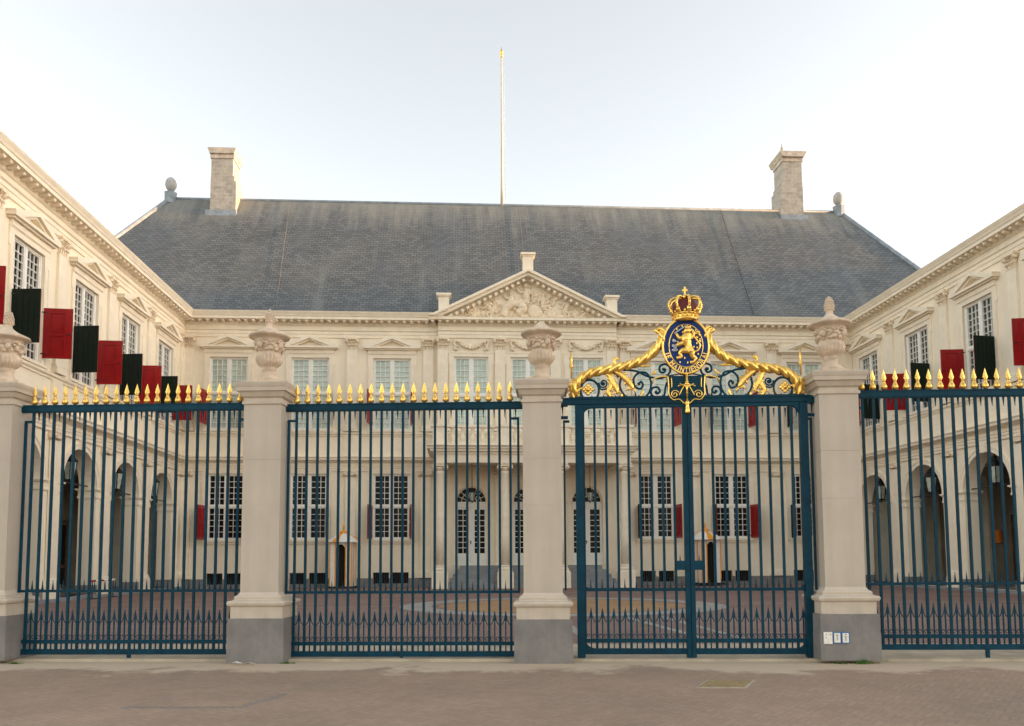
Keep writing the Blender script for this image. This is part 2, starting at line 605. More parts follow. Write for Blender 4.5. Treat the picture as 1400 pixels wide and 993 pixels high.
structure('paved_ring', ring(3.42, 4.0, .008).merge(ring(4.0, 4.62, .0084)), [COURT])
structure('light_stone_ring', ring(3.62, 4.5, .012), STONEW)
lines = MB()
def strip(x0, y0, x1, y1, w_, z=.008):
    dx, dy = x1 - x0, y1 - y0
    l = math.hypot(dx, dy)
    nx, ny = -dy / l * w_ / 2, dx / l * w_ / 2
    lines.add([(x0 + nx, y0 + ny, z), (x1 + nx, y1 + ny, z), (x1 - nx, y1 - ny, z), (x0 - nx, y0 - ny, z)], [(0, 1, 2, 3)])
strip(3.62, 18.3, 3.95, 12.9, .16)
strip(4.42, 18.6, 4.55, 12.9, .16)
strip(2.1, 18.2, 2.0, 12.9, .16)
strip(XL + 1.2, 23.1, -1.95, 23.1, .13)
strip(7.45, 23.1, XR - 1.2, 23.1, .13)
strip(XL + 1.2, 31.5, XR - 1.2, 31.5, .13, .009)
strip(XL + 1.2, 17.0, 1.9, 17.0, .1)
strip(4.8, 17.0, XR - 1.2, 17.0, .1)
structure('stone_lines', lines, STONEW)

# ------------------------------------------------------------------ building kit (local frame: x along the wall, +y outwards, z up)
def wall_cells(mb, x0, x1, z0, z1, holes, y=0, depth=.25, m=0):
    """front sheet of a wall with rectangular holes (xa, xb, za, zb) and their reveals"""
    xs = sorted({x0, x1} | {h[i] for h in holes for i in (0, 1)})
    zs = sorted({z0, z1} | {h[i] for h in holes for i in (2, 3)})
    for i in range(len(xs) - 1):
        for j in range(len(zs) - 1):
            cx, cz = (xs[i] + xs[i + 1]) / 2, (zs[j] + zs[j + 1]) / 2
            if any(h[0] < cx < h[1] and h[2] < cz < h[3] for h in holes):
                continue
            mb.add([(xs[i], y, zs[j]), (xs[i + 1], y, zs[j]), (xs[i + 1], y, zs[j + 1]), (xs[i], y, zs[j + 1])], [(0, 1, 2, 3)], m)
    for a, b, c, d in holes:
        for q in (((a, c), (a, d)), ((b, c), (b, d)), ((a, c), (b, c)), ((a, d), (b, d))):
            (p, r), (t, u) = q
            mb.add([(p, y, r), (t, y, u), (t, y - depth, u), (p, y - depth, r)], [(0, 1, 2, 3)], m)
    return mb

def arch_fill(mb, cx, hw, zs, ztop, y=0, depth=.25, m=0, n=18):
    """spandrels and intrados over a round arch springing at zs inside the rectangle up to ztop"""
    arc = [(cx + hw * math.cos(pi * k / n), zs + hw * math.sin(pi * k / n)) for k in range(n + 1)]
    for (xa, za), (xb, zb) in zip(arc, arc[1:]):
        for yy in (y, y - depth):
            mb.add([(xa, yy, za), (xb, yy, zb), (xb, yy, ztop), (xa, yy, ztop)], [(0, 1, 2, 3)], m)
        mb.add([(xa, y, za), (xb, y, zb), (xb, y - depth, zb), (xa, y - depth, za)], [(0, 1, 2, 3)], m)
    return mb

def arch_band(mb, cx, r0, r1, zs, y0, y1, m=0, n=20):
    for k in range(n):
        a, b = pi * k / n, pi * (k + 1) / n
        q = [(cx + r * math.cos(t), zs + r * math.sin(t)) for r, t in ((r0, a), (r1, a), (r1, b), (r0, b))]
        mb.prism(q, 'y', y0, y1, m)
    return mb

def gridbars(mb, x0, x1, z0, z1, nc, nr, y0, y1, t=.025, m=0):
    for i in range(1, nc):
        x = x0 + (x1 - x0) * i / nc
        mb.box(x - t / 2, x + t / 2, y0, y1, z0, z1, m)
    for j in range(1, nr):
        z = z0 + (z1 - z0) * j / nr
        mb.box(x0, x1, y0, y1 + .003, z - t / 2, z + t / 2, m)

def window_mesh(W, H, ztr, rows_lo, rows_hi):
    """white cross window: frame, mullion, transom and glazing bars; origin at the sill centre on the wall face"""
    f = MB()
    h = W / 2
    e = .06
    f.box(-h, -h + e, -.2, -.06, 0, H).box(h - e, h, -.2, -.06, 0, H)
    f.box(-h + e, h - e, -.2, -.061, 0, e).box(-h + e, h - e, -.2, -.061, H - e, H)
    f.box(-.07, .07, -.2, -.07, e, H - e)
    f.box(-h + e, h - e, -.2, -.05, ztr - .055, ztr + .055)
    for sx in (-1, 1):
        xa, xb = sorted((sx * .07, sx * (h - e)))
        for za, zb, nr in ((e, ztr - .055, rows_lo), (ztr + .055, H - e, rows_hi)):
            c = .042
            f.box(xa, xa + c, -.19, -.085, za, zb).box(xb - c, xb, -.19, -.085, za, zb)
            f.box(xa + c, xb - c, -.19, -.086, za, za + c).box(xa + c, xb - c, -.19, -.086, zb - c, zb)
            gridbars(f, xa + c, xb - c, za + c, zb - c, 3, nr, -.18, -.115)
    return f

def surround_mesh(W, H):
    """stepped cream architrave with ears round the opening"""
    f = MB()
    h = W / 2
    f.box(-h - .2, -h, -.01, .05, 0, H + .0).box(h, h + .2, -.01, .05, 0, H + .0)
    f.box(-h - .27, h + .27, -.01, .055, H, H + .17)
    f.box(-h - .27, -h - .2, -.01, .045, H - .38, H).box(h + .2, h + .27, -.01, .045, H - .38, H)
    f.box(-h - .23, -h - .2, -.01, .07, 0, H - .38).box(h + .2, h + .23, -.01, .07, 0, H - .38)
    f.box(-h - .29, h + .29, -.01, .075, H + .17, H + .2)
    return f

def pediment_mesh(W, H):
    f = MB()
    hw = W / 2 + .45
    zb = H + .38
    f.box(-hw + .2, hw - .2, -.01, .1, H + .2, zb)
    f.box(-hw + .08, hw - .08, -.01, .2, zb, zb + .06)
    f.box(-hw, hw, -.01, .30, zb + .06, zb + .15)
    zt = zb + .15
    ap = zt + .44
    for s in (-1, 1):
        f.prism([(s * hw, zt), (s * (hw + .03), zt + .07), (0, ap + .07), (0, ap - .06), (s * (hw - .42), zt)], 'y', -.01, .305)
        f.prism([(s * (hw - .42), zt), (0, ap - .06), (0, ap - .13), (s * (hw - .66), zt)], 'y', -.01, .2)
    return f

def sill_mesh(W):
    return MB().box(-W / 2 - .22, W / 2 + .22, -.01, .16, -.10, -.0).box(-W / 2 - .16, W / 2 + .16, -.01, .09, -.2, -.10)

def shutter_mesh(w_, h, sgn):
    """two-sided panelled shutter hung at x=0; outer side (+y) dark green boards, inner side red with two panels"""
    f = MB()
    f.box(0, w_, -.02, 0, 0, h, 0)
    f.box(0, w_, .001, .02, 0, h, 1)
    for za, zb in ((.13, h * .5 - .05), (h * .5 + .05, h - .13)):      # raised rims round the panels
        xa, xb = .2, w_ - .2
        t = .035
        f.box(xa, xb, -.045, -.02, za, za + t, 0).box(xa, xb, -.045, -.02, zb - t, zb, 0)
        f.box(xa, xa + t, -.045, -.02, za + t, zb - t, 0).box(xb - t, xb, -.045, -.02, za + t, zb - t, 0)
        f.box(xa + .07, xb - .07, -.028, -.02, za + .07, zb - .07, 0)
    for k in range(1, 5):
        f.box(w_ * k / 5 - .01, w_ * k / 5 + .01, .02, .03, 0, h, 1)
    for z in (.14, h - .14):
        f.box(-.06, .1, -.03, .026, z - .02, z + .02, 2)
        f.cyl((-.04, 0, z - .05), (-.04, 0, z + .05), .025, 8, 2)
    f.box(w_ - .16, w_ - .04, -.05, -.032, h * .48 - .018, h * .48 + .018, 2)
    if sgn < 0:
        f.v = [(-x, y, z) for x, y, z in f.v]
    return f

# prototypes live under one hidden-free holder: the first use keeps the prototype itself
UW, UH, UT = 1.80, 3.52, 1.80
LW_, LH, LT = 1.74, 3.14, 1.58
def proto_meshes():
    P = {}
    P['u_frame'] = window_mesh(UW, UH, UT, 6, 6).mesh('window', WHITE)
    P['l_frame'] = window_mesh(LW_, LH, LT, 5, 5).mesh('window', WHITE)
    P['p_frame'] = window_mesh(1.66, 3.58, 1.72, 5, 6).mesh('window', WHITE)
    for k, (W, H) in {'u': (UW, UH), 'l': (LW_, LH), 'p': (1.66, 3.58)}.items():
        pm = MB().box(-W / 2 + .01, W / 2 - .01, -.23, -.165, .01, H - .01)
        for mn, mt in (('dark', DARKPANE), ('pale', PALEPANE), ('green', GREENPANE)):
            P[k + '_pane_' + mn] = pm.mesh('pane', mt)
        P[k + '_sur'] = surround_mesh(W, H).mesh('surround', TRIM)
        P[k + '_ped'] = pediment_mesh(W, H).mesh('pediment', TRIM)
        P[k + '_sill'] = sill_mesh(W).mesh('sill', TRIM)
    P['shl'] = shutter_mesh(.86, 1.62, 1).mesh('shutter', [RED, GREEN, IRON])
    P['shr'] = shutter_mesh(.86, 1.62, -1).mesh('shutter', [RED, GREEN, IRON])
    return P
PM = proto_meshes()

def inst(name, me, parent, loc=(0, 0, 0), rotz=0):
    o = bpy.data.objects.new(name, me)
    COL.objects.link(o)
    o.parent = parent
    o.location = loc
    o.rotation_euler = (0, 0, rotz)
    return o

def make_window(parent, kind, x, z, y=0, pane='dark', ped=True, shut=None, sill=True):
    wn = inst('window', PM[kind + '_frame'], parent, (x, y, z))
    inst('pane', PM[kind + '_pane_' + pane], wn)
    inst('surround', PM[kind + '_sur'], wn)
    if ped:
        inst('pediment', PM[kind + '_ped'], wn)
    if sill:
        inst('sill', PM[kind + '_sill'], wn)
    if shut:
        W = {'u': UW, 'l': LW_, 'p': 1.66}[kind]
        al, ar, zz = shut
        inst('shutter', PM['shl'], wn, (-W / 2 - .03, .06, zz), R(al))
        inst('shutter', PM['shr'], wn, (W / 2 + .03, .06, zz), R(-ar))
    return wn

# order capitals
def composite_capital():
    """two rows of leaves standing clear of a recessed bell, corner volutes and abacus"""
    f = MB()
    f.box(-.21, .21, -.12, .07, 0, .44)
    f.box(-.25, .25, -.12, .115, 0, .035)
    f.box(-.33, .33, -.12, .21, .48, .57)
    f.box(-.28, .28, -.12, .15, .44, .48)
    def leafc(x, z, h, wd, y):
        f.prism([(.06, z), (y, z), (y + .015, z + h * .6), (y + .07, z + h * .85), (y + .075, z + h), (y + .03, z + h), (y - .01, z + h * .8), (.06, z + h * .7)], 'x', x - wd, x + wd)
    for i in range(4):
        leafc((-.5 + (i + .5) / 4) * .5, .035, .17, .042, .12)
    for i in range(3):
        leafc((-.5 + (i + .5) / 3) * .44, .2, .16, .045, .125)
    for sx in (-1, 1):
        leafc(sx * .235, .19, .15, .025, .12)
        f.cyl((sx * .265, .04, .40), (sx * .265, .20, .40), .08, 12)
        f.cyl((sx * .265, .20, .40), (sx * .265, .225, .40), .035, 8)
    f.ell((0, .2, .50), (.06, .05, .06), 8, 5)
    return f
def ionic_capital(d=.12):
    f = MB()
    f.box(-.31, .31, -.05, d + .08, .24, .3)
    f.box(-.26, .26, -.05, d + .05, .16, .24)
    for sx in (-1, 1):
        f.cyl((sx * .27, -.03, .14), (sx * .27, d + .07, .14), .105, 14)
        f.cyl((sx * .27, d + .07, .14), (sx * .27, d + .095, .14), .05, 10)
    f.prism([(-.2, .16), (.2, .16), (.17, .08), (-.17, .08)], 'y', -.05, d + .04)
    return f
CAP_C = composite_capital().mesh('capital', CARVED)
CAP_I = ionic_capital().mesh('capital', CARVED)
def pil_mesh(h, w_=.5, d=.1):
    """flat pilaster shaft on a moulded base"""
    f = MB()
    f.box(-w_ / 2, w_ / 2, -.01, d, .3, h)
    f.box(-w_ / 2 - .1, w_ / 2 + .1, -.01, d + .1, 0, .12)
    f.prism([(-.01, .12), (d + .09, .12), (d + .09, .18), (d + .05, .22), (d + .05, .27), (d + .02, .3), (-.01, .3)], 'x', -w_ / 2 - .06, w_ / 2 + .06)
    return f
PIL_U = pil_mesh(4.0).mesh('pilaster', TRIM)         # 7.42 .. 11.42
PIL_L = pil_mesh(4.80).mesh('pilaster', TRIM)        # .42 .. 5.22
def pilaster(parent, x, low, y=0):
    o = inst('pilaster', PIL_L if low else PIL_U, parent, (x, y, .43 if low else 7.43))
    inst('capital', CAP_I if low else CAP_C, o, (0, 0, 4.80 if low else 4.0))
    return o

ENT = [(-.03, 12.0), (.06, 12.0), (.06, 12.16), (.09, 12.165), (.09, 12.30), (.15, 12.34), (.15, 12.37), (.07, 12.375), (.07, 12.56), (.13, 12.60), (.17, 12.66), (.17, 12.78), (-.03, 12.78)]
COR = [(-.03, 12.78), (.54, 12.78), (.54, 12.90), (.57, 12.92), (.60, 12.99), (.66, 13.08), (.68, 13.13), (.5, 13.16), (-.03, 13.16)]
def cornice(parent, x0, x1, dy=0, dz=0, over=0, top=True, name='cornice'):
    f = MB()
    f.prism([(y + dy, z + dz) for y, z in ENT], 'x', x0, x1)
    if top:
        f.prism([(y + dy, z + dz) for y, z in COR], 'x', x0 - over, x1 + over)
    else:
        f.prism([(y + dy, z + dz) for y, z in COR[:3]] + [(.56 + dy, 12.93), (-.03 + dy, 12.93)], 'x', x0 - over, x1 + over)
    n = round((x1 - x0 + 2 * over) / .36)
    for i in range(n):
        x = x0 - over + (x1 - x0 + 2 * over) * (i + .5) / n
        f.prism([(.16 + dy, 12.655 + dz), (.30 + dy, 12.655 + dz), (.45 + dy, 12.69 + dz), (.47 + dy, 12.782 + dz), (.16 + dy, 12.782 + dz)], 'x', x - .07, x + .07)
    return f.build(name, TRIM, parent)

STR = [(-.03, 5.52), (.07, 5.52), (.07, 5.64), (.10, 5.645), (.10, 5.74), (.13, 5.76), (.06, 5.765), (.06, 5.90), (.16, 5.95), (.20, 6.0), (.36, 6.02), (.37, 6.1), (.42, 6.15), (.42, 6.17), (-.03, 6.24)]
SIL = [(-.03, 7.2), (.05, 7.2), (.06, 7.26), (.13, 7.30), (.14, 7.37), (.08, 7.42), (-.03, 7.425)]
def courses(parent, x0, x1, dy=0, dz=0, low=True):
    f = MB()
    if low:
        f.prism([(y + dy, z + dz) for y, z in STR], 'x', x0, x1)
    f.prism([(y + dy, z + dz) for y, z in SIL], 'x', x0, x1)
    return f.build('string_course', TRIM, parent)

# ------------------------------------------------------------------ main block
main = thing('palace_building', 'cream palace block across the courtyard under a steep slate roof with a carved pediment', 'palace', (XC, D, 0), pi)
fx = lambda X: XC - X
uw = [-11.2, -7.34, -3.43, 9.4, 13.17, 17.0]
pw = [.4, 3.15, 6.0]
x0, x1 = fx(XR) - 8.0, fx(XL) + 8.3
holes = [(fx(X) - UW / 2, fx(X) + UW / 2, 7.5, 7.5 + UH) for X in uw]
holes += [(fx(X) - LW_ / 2, fx(X) + LW_ / 2, 2.26, 2.26 + LH) for X in uw]
vents = [(fx(X) + s * .46 - .38, fx(X) + s * .46 + .38, .16, .69) for X in uw for s in (-1, 1)]
holes += vents
DR, DS = .76, 4.05                              # door half width and springing of its fanlight
holes += [(fx(X) - DR, fx(X) + DR, 1.0, DS + DR + .05) for X in pw]
wl = MB()
wall_cells(wl, x0, x1, 0, 13.0, holes)
for X in pw:
    arch_fill(wl, fx(X), DR, DS, DS + DR + .05)
wl.build('wall', CREAM, main)
class PL:
    def box(s, *a):
        MB().box(*a).build('plinth', PLINTH, main)
        return s
pl = PL()
segs = sorted([(v[0], v[1]) for v in vents])
cur = fx(XR)
for a, b in segs + [(4.0, 4.0)] * 0:
    if a - cur > .02:
        if cur < -4.4 < a and a > 4.4:
            pl.box(cur, -4.4, -.01, .05, 0, .42).box(4.4, a, -.01, .05, 0, .42)
        else:
            pl.box(cur, a, -.01, .05, 0, .42)
    cur = b
pl.box(cur, fx(XL), -.01, .05, 0, .42)
for a, b in segs:
    pl.box(a, b, -.01, .048, 0, .16)
pass
vf = MB()
for a, b, c, d in vents[:1]:
    h = (b - a) / 2
    vf.box(-h, h, -.25, -.2, 0, d - c, 0)
    for i in range(1, 7):
        x = -h + 2 * h * i / 7
        vf.box(x - .012, x + .012, -.08, -.05, 0, d - c, 1)
vm = vf.mesh('basement_grate', [BLACKIN, IRON])
for a, b, c, d in vents:
    inst('basement_grate', vm, main, ((a + b) / 2, 0, c))
for X in uw:
    make_window(main, 'u', fx(X), 7.5, pane='pale', shut=(100 + random.uniform(-4, 4), 100 + random.uniform(-4, 4), .22))
    make_window(main, 'l', fx(X), 2.26, pane='dark', ped=False, shut=(101 + random.uniform(-5, 7), 101 + random.uniform(-5, 7), .0))
# central pavilion
pvw = MB()
HW = 4.36
ph = [(fx(X) - .83, fx(X) + .83, 7.5, 7.5 + 3.58) for X in pw]
wall_cells(pvw, -HW, HW, 6.1, 13.0, ph, .25, .2)
for s in (-1, 1):
    pvw.add([(s * HW, .25, 6.1), (s * HW, -.01, 6.1), (s * HW, -.01, 13.0), (s * HW, .25, 13.0)], [(0, 1, 2, 3)])
pvw.build('pavilion_wall', CREAM, main)
for X in pw:
    make_window(main, 'p', fx(X), 7.5, .25, pane='pale', ped=False)
cornice(main, fx(XR), -HW - .02)
cornice(main, HW + .02, fx(XL))
cornice(main, -HW, HW, .25, .0, .42, False)
courses(main, fx(XR), fx(XL))
courses(main, -HW, HW, .25, .002, False)
for X in (-13.08, -9.27, -5.35, -1.68, 7.97, 11.2, 15.35, 19.2):
    pilaster(main, fx(X), False)
    pilaster(main, fx(X) if abs(fx(X)) > 5.2 else math.copysign(4.95, fx(X)), True)
for X in (-.97, 1.8, 4.5, 7.27):
    pilaster(main, fx(X), False, .25)
pdm = MB().box(-.34, .34, -.01, .09, 6.235, 7.2).mesh('pilaster_pedestal', TRIM)
for X in (-13.08, -9.27, -5.35, 11.2, 15.35, 19.2):
    inst('pilaster_pedestal', pdm, main, (fx(X), 0, 0))

# carved garlands over the pavilion windows
def garland_mesh():
    rnd = random.Random(3)
    f = MB()
    for i in range(34):
        t = i / 33
        x = -.62 + 1.24 * t
        z = .28 - .26 * (1 - (2 * t - 1) ** 2)
        k = .055 + .045 * (1 - (2 * t - 1) ** 2)
        for j in range(3):
            f.ell((x + rnd.uniform(-.03, .03), .06 + rnd.uniform(0, .05), z + rnd.uniform(-.06, .06)), (k * rnd.uniform(.6, 1), .05, k * rnd.uniform(.5, .9)), 7, 4, 0, rnd.uniform(0, 3))
    for s in (-1, 1):
        f.tube(spline([(s * .62, .06, .3), (s * .78, .08, .34), (s * .82, .07, .22), (s * .76, .07, .05), (s * .80, .05, -.12)]), .06, 6)
        for q in range(6):
            f.ell((s * (.74 + rnd.uniform(-.1, .1)), .07, .34 - .09 * q), (.08, .06, .05), 7, 4, 0, rnd.uniform(0, 3))
    return f
gm = garland_mesh().mesh('garland', CARVED)
for X in pw:
    inst('garland', gm, main, (fx(X), .25, 11.52))

# pediment
pd = MB()
PB, PA, PW = 12.93, 15.28, 4.78
sl = (PA - PB) / PW
for s in (-1, 1):
    L_ = math.hypot(PW, PA - PB)
    def rk(o0, o1, y0, y1, w0):
        ux, uz = PW / L_, (PA - PB) / L_
        k = (uz, -ux)
        # raking member between perpendicular offsets o0 (upper) and o1 (lower); meets the axis at x=0 and is cut level at its foot
        top0 = (0, PA - o0 / ux)
        top1 = (0, PA - o1 / ux)
        f0 = (s * (PW - o0 / uz), PB)
        f1 = (s * (PW - o1 / uz), PB)
        pd.prism([f0, top0, top1, f1], 'y', y0, y1)
    rk(0, .12, .2, .98, 0)
    rk(.12, .26, .2, .84, 0)
    rk(.26, .42, .2, .44, 0)
    for i in range(14):
        t = (i + .7) / 14.6
        x, z = s * (PW - .85) * (1 - t), PB + (PA - PB - .33) * t
        ca, sa = PW / L_, s * -(PA - PB) / L_
        q = [(-.07, -.13), (.07, -.13), (.07, .0), (-.07, .0)]
        pd.prism([(x + a * ca - b * sa, z + a * sa + b * ca) for a, b in q], 'y', .4, .74)
pd.prism([(-PW + .5, PB - .01), (PW - .5, PB - .01), (0, PA - .22)], 'y', .0, .33)
pdo = pd.build('pediment', TRIM, main)
rel = MB()
rnd = random.Random(11)
def hgt(x):
    return (PA - .62 - PB) * (1 - abs(x) / (PW - 1.0))
for i in range(150):                       # drapery, clouds and foliage behind the figures
    x = rnd.uniform(-3.3, 3.3)
    h = hgt(x)
    if h < .12:
        continue
    z = PB + rnd.uniform(.05, max(.1, h))
    r = rnd.uniform(.06, .15) * min(1, .4 + h)
    rel.ell((x, .32, z), (r * rnd.uniform(.8, 1.9), rnd.uniform(.05, .12), r * rnd.uniform(.5, 1)), 8, 5, 0, rnd.uniform(-.9, .9))
def figure(x, z, s, flip=1, lie=0):
    q = lambda a, b, y=.4: (x + flip * s * (a * math.cos(lie) - b * math.sin(lie)), y, z + s * (a * math.sin(lie) + b * math.cos(lie)))
    rel.tube(spline([q(0, 0), q(.02, .3), q(.0, .62), q(.03, .8)]), [s * k for k in [.17] * 8 + [.2] * 8 + [.16] * 8 + [.07]], 8)
    rel.ell(q(.05, .95), (.12 * s, .12 * s, .15 * s), 8, 6)
    rel.tube(spline([q(.05, .7), q(.32, .6), q(.5, .8)]), [.08 * s] * 8 + [.06 * s] * 8 + [.05 * s], 6)
    rel.tube(spline([q(-.05, .7), q(-.3, .5), q(-.25, .2)]), [.08 * s] * 8 + [.06 * s] * 8 + [.05 * s], 6)
    rel.tube(spline([q(.05, .05), q(.42, .15), q(.52, -.3)]), [.13 * s] * 8 + [.1 * s] * 8 + [.06 * s], 6)
    rel.tube(spline([q(-.05, .02), q(.25, -.1), q(.7, -.28)]), [.13 * s] * 8 + [.1 * s] * 8 + [.06 * s], 6)
figure(.05, PB + .75, .95, 1)
figure(-.75, PB + .55, .7, -1)
figure(.85, PB + .55, .75, 1, .1)
figure(1.7, PB + .35, .65, 1, -.7)
figure(-1.75, PB + .38, .62, -1, -.6)
figure(2.6, PB + .2, .4, 1, -1.1)
figure(-2.6, PB + .2, .4, -1, -1.1)
rel.tube(spline([(.5, .36, PB + .3), (.2, .42, PB + .55), (.6, .42, PB + .75), (1.05, .4, PB + .55), (1.2, .36, PB + .15)]), .2, 8)
rel.ell((-.35, .36, PB + .4), (.4, .12, .33), 12, 8)
rel.ell((-1.15, .36, PB + .33), (.3, .12, .28), 12, 8)
rel.build('relief_sculpture', CARVED, pdo)
for x, z, y in ((-4.07, 13.13, .62), (4.07, 13.13, .62), (0, 15.2, .6)):
    a = MB()
    a.box(-.25, .25, -.25, .25, 0, .72).box(-.30, .30, -.30, .30, .72, .78).box(-.36, .36, -.36, .36, .78, .88)
    a.build('acroterion_pedestal', TRIM, pdo, (x, y, z))

# roof
rf_me = bpy.data.meshes.new('roof')
E0, E1 = fx(-21.1), fx(26.8)
K0, K1 = fx(-16.3), fx(22.0)
ye, yr, yb = .18, -6.0, -12.2
ze, zr = 13.14, 21.46
V = [(E0, ye, ze), (E1, ye, ze), (E1, yb, ze), (E0, yb, ze), (K0, yr, zr), (K1, yr, zr)]
F = [(1, 0, 4, 5), (3, 2, 5, 4), (0, 3, 4), (2, 1, 5), (0, 1, 2, 3)]
rf_me.from_pydata(V, [], F)
rf_me.materials.append(SLATE)
uv = rf_me.uv_layers.new(name='UVMap')
slope = math.hypot(ye - yr, zr - ze) / (zr - ze)
for p in rf_me.polygons:
    side = p.index in (2, 3)
    for li in p.loop_indices:
        v = rf_me.vertices[rf_me.loops[li].vertex_index].co
        uv.data[li].uv = ((v.y if side else v.x), (v.z - ze) * slope)
roof = inst('roof', rf_me, main)
rg = MB()
rg.tube([(K0, yr, zr), (K1, yr, zr)], .09, 8)
for (a, b) in ((0, 4), (1, 5)):
    rg.tube([V[a], V[b]], .13, 8)
rg.build('lead_ridge', LEAD, roof)
def chimney(X, Yf, zb, zt, wd, sh_side, label, ovh=.17):
    """ashlar stack with a wider foot, stepped shoulder and projecting capstone"""
    c = MB()
    h = wd / 2
    dp = 1.35
    c.box(-h - (.2 if sh_side > 0 else 0), h + (.2 if sh_side < 0 else 0), -dp, .06, -1.2, 1.75, 0)
    c.box(-h - (.1 if sh_side > 0 else 0), h + (.1 if sh_side < 0 else 0), -dp + .05, .03, 1.75, 2.05, 0)
    c.box(-h, h, -dp, 0, 2.05, zt - zb - .55, 0)
    o = c.build('chimney', CHIM, roof, (fx(X), -(Yf - D), zb), 0, label)
    k = MB()
    z = zt - zb
    k.box(-h - .05, h + .05, -dp - .05, .05, z - .55, z - .32, 0)
    k.prism([(-h - .08, z - .32), (h + .08, z - .32), (h + ovh, z - .06), (h + ovh, z), (-h - ovh, z), (-h - ovh, z - .06)], 'y', -dp - ovh, ovh)
    k.box(-h + .1, h - .1, -dp + .1, -.1, z, z + .1)
    if sh_side < 0:
        k.lathe([(.1, 0), (.12, .1), (.07, .22), (.1, .3), (.04, .42), (.02, .62)], h - .15, -.4, z + .1, 8)
    k.v = [(x_ , y_ , z_ ) for x_, y_, z_ in k.v]
    k.build('chimney_cap', CAPST, o)
    ap = MB().box(-h - .25, h + .25, -.2, .12, -.25, .08)
    ap.build('lead_apron', LEAD, o)
    return o
chimney(-13.26, 44.7, 20.37, 23.98, 1.18, 1, None)
chimney(19.12, 45.15, 20.95, 24.8, 1.12, -1, None, .22)
for X in (-16.3, 22.0):
    b_ = MB()
    b_.lathe([(.34, 0), (.34, .62), (.36, .66), (.2, .72), (.13, .80)], n=8, m=1, smooth=False)
    b_.lathe([(.02, .76), (.15, .80), (.26, .93), (.31, 1.1), (.30, 1.26), (.24, 1.42), (.13, 1.53), (.02, 1.56)], n=20, m=0)
    b_.build('ball_finial', [BALL, LEAD], roof, (fx(X) , yr, zr - .35))
def roof_pt(X, z, lift=.04):
    t = (z - ze) / (zr - ze)
    return (fx(X), ye + (yr - ye) * t + lift, z + lift)
for Xa, Xb in ((-9.7, -9.0), (3.2, 3.25), (14.9, 14.5)):
    MB().tube([roof_pt(Xa, 21.4), roof_pt((Xa + Xb) / 2, 17.2), roof_pt(Xb, 13.3)], .012, 5).build('lightning_conductor', IRON if Xa > 14 else PLINTH, roof)

# portico
st = MB()
for i, (y1_, z1_, hw) in enumerate(((2.95, .2, 3.9), (2.6, .4, 3.75), (2.25, .6, 3.6), (1.9, .8, 3.45), (1.55, 1.0, 3.3))):
    st.box(-hw, hw, -.01, y1_, i * .2 + (0 if i == 0 else 0), z1_)
st.build('steps', STEP, main)
po = MB()
cxs = (-4.17, -1.27, 1.27, 4.17)
CY = 2.75
po.box(-4.42, 4.42, CY - .25, CY + .25, 5.60, 5.98)
for s in (-1, 1):
    po.box(*sorted((s * 4.42, s * 3.95)), .0, CY - .25, 5.601, 5.979)
po.box(-3.95, 3.95, .0, CY - .25, 5.78, 5.97)
for s in (-1, 1):
    po.box(s * 1.27 - .2, s * 1.27 + .2, .0, CY - .25, 5.61, 5.78)
po.box(-4.48, 4.48, .0, CY + .31, 5.98, 6.10)
po.box(-4.62, 4.62, .0, CY + .47, 6.10, 6.20)
po.prism([(.0, 6.20), (CY + .55, 6.20), (CY + .57, 6.27), (CY + .66, 6.33), (CY + .66, 6.36), (.0, 6.38)], 'x', -4.75, 4.75)
po.build('portico_entablature', TRIM, main)
colm = MB()
colm.lathe([(.215, .0), (.215, 1.4), (.205, 2.8), (.182, 4.12), (.2, 4.14), (.2, 4.19), (.182, 4.2), (.182, 4.26)], n=24)
colmesh = colm.mesh('column', TRIM)
cb = MB()
cb.box(-.36, .36, -.36, .36, 0, .72)
cb.box(-.31, .31, -.31, .31, .72, .80)
cb.lathe([(.29, .80), (.32, .83), (.32, .87), (.28, .9), (.25, .92), (.25, .95), (.27, .97), (.27, 1.0), (.225, 1.03)], n=24)
cbm = cb.mesh('base', TRIM)
cc = MB()
cc.box(-.30, .30, -.30, .30, .30, .36)
cc.lathe([(.185, 0), (.23, .1), (.25, .16)], n=20)
for sx in (-1, 1):
    cc.cyl((sx * .25, -.29, .17), (sx * .25, .29, .17), .115, 14)
    for sy in (-1, 1):
        cc.cyl((sx * .25, sy * .29, .17), (sx * .25, sy * .32, .17), .05, 10)
cc.box(-.25, .25, -.26, .26, .2, .30)
ccm = cc.mesh('capital', CARVED)
for x in cxs:
    o = inst('column', colmesh, main, (x, CY, 1.0))
    inst('base', cbm, o, (0, 0, -1.0))
    inst('capital', ccm, o, (0, 0, 4.24))
bal = MB()
for x in cxs:
    bal.box(x - .33, x + .33, CY - .18, CY + .22, 6.36, 7.22)
    bal.box(x - .37, x + .37, CY - .22, CY + .26, 6.36, 6.46)
    bal.box(x - .40, x + .40, CY - .25, CY + .29, 7.22, 7.34)
for a, b in zip(cxs, cxs[1:]):
    bal.box(a + .33, b - .33, CY - .12, CY + .16, 6.36, 6.48)
    bal.box(a + .33, b - .33, CY - .14, CY + .18, 7.20, 7.318)
for s in (-1, 1):
    bal.box(s * 4.17 - .12, s * 4.17 + .12, .26, CY - .2, 6.36, 6.48)
    bal.box(s * 4.17 - .14, s * 4.17 + .14, .26, CY - .2, 7.20, 7.318)
balc = bal.build('balcony', TRIM, main)
bm_ = MB().lathe([(.1, 0), (.1, .06), (.06, .09), (.075, .14), (.13, .24), (.12, .32), (.06, .46), (.05, .54), (.08, .6), (.07, .64), (.1, .67), (.1, .73)], n=12).mesh('baluster', TRIM)
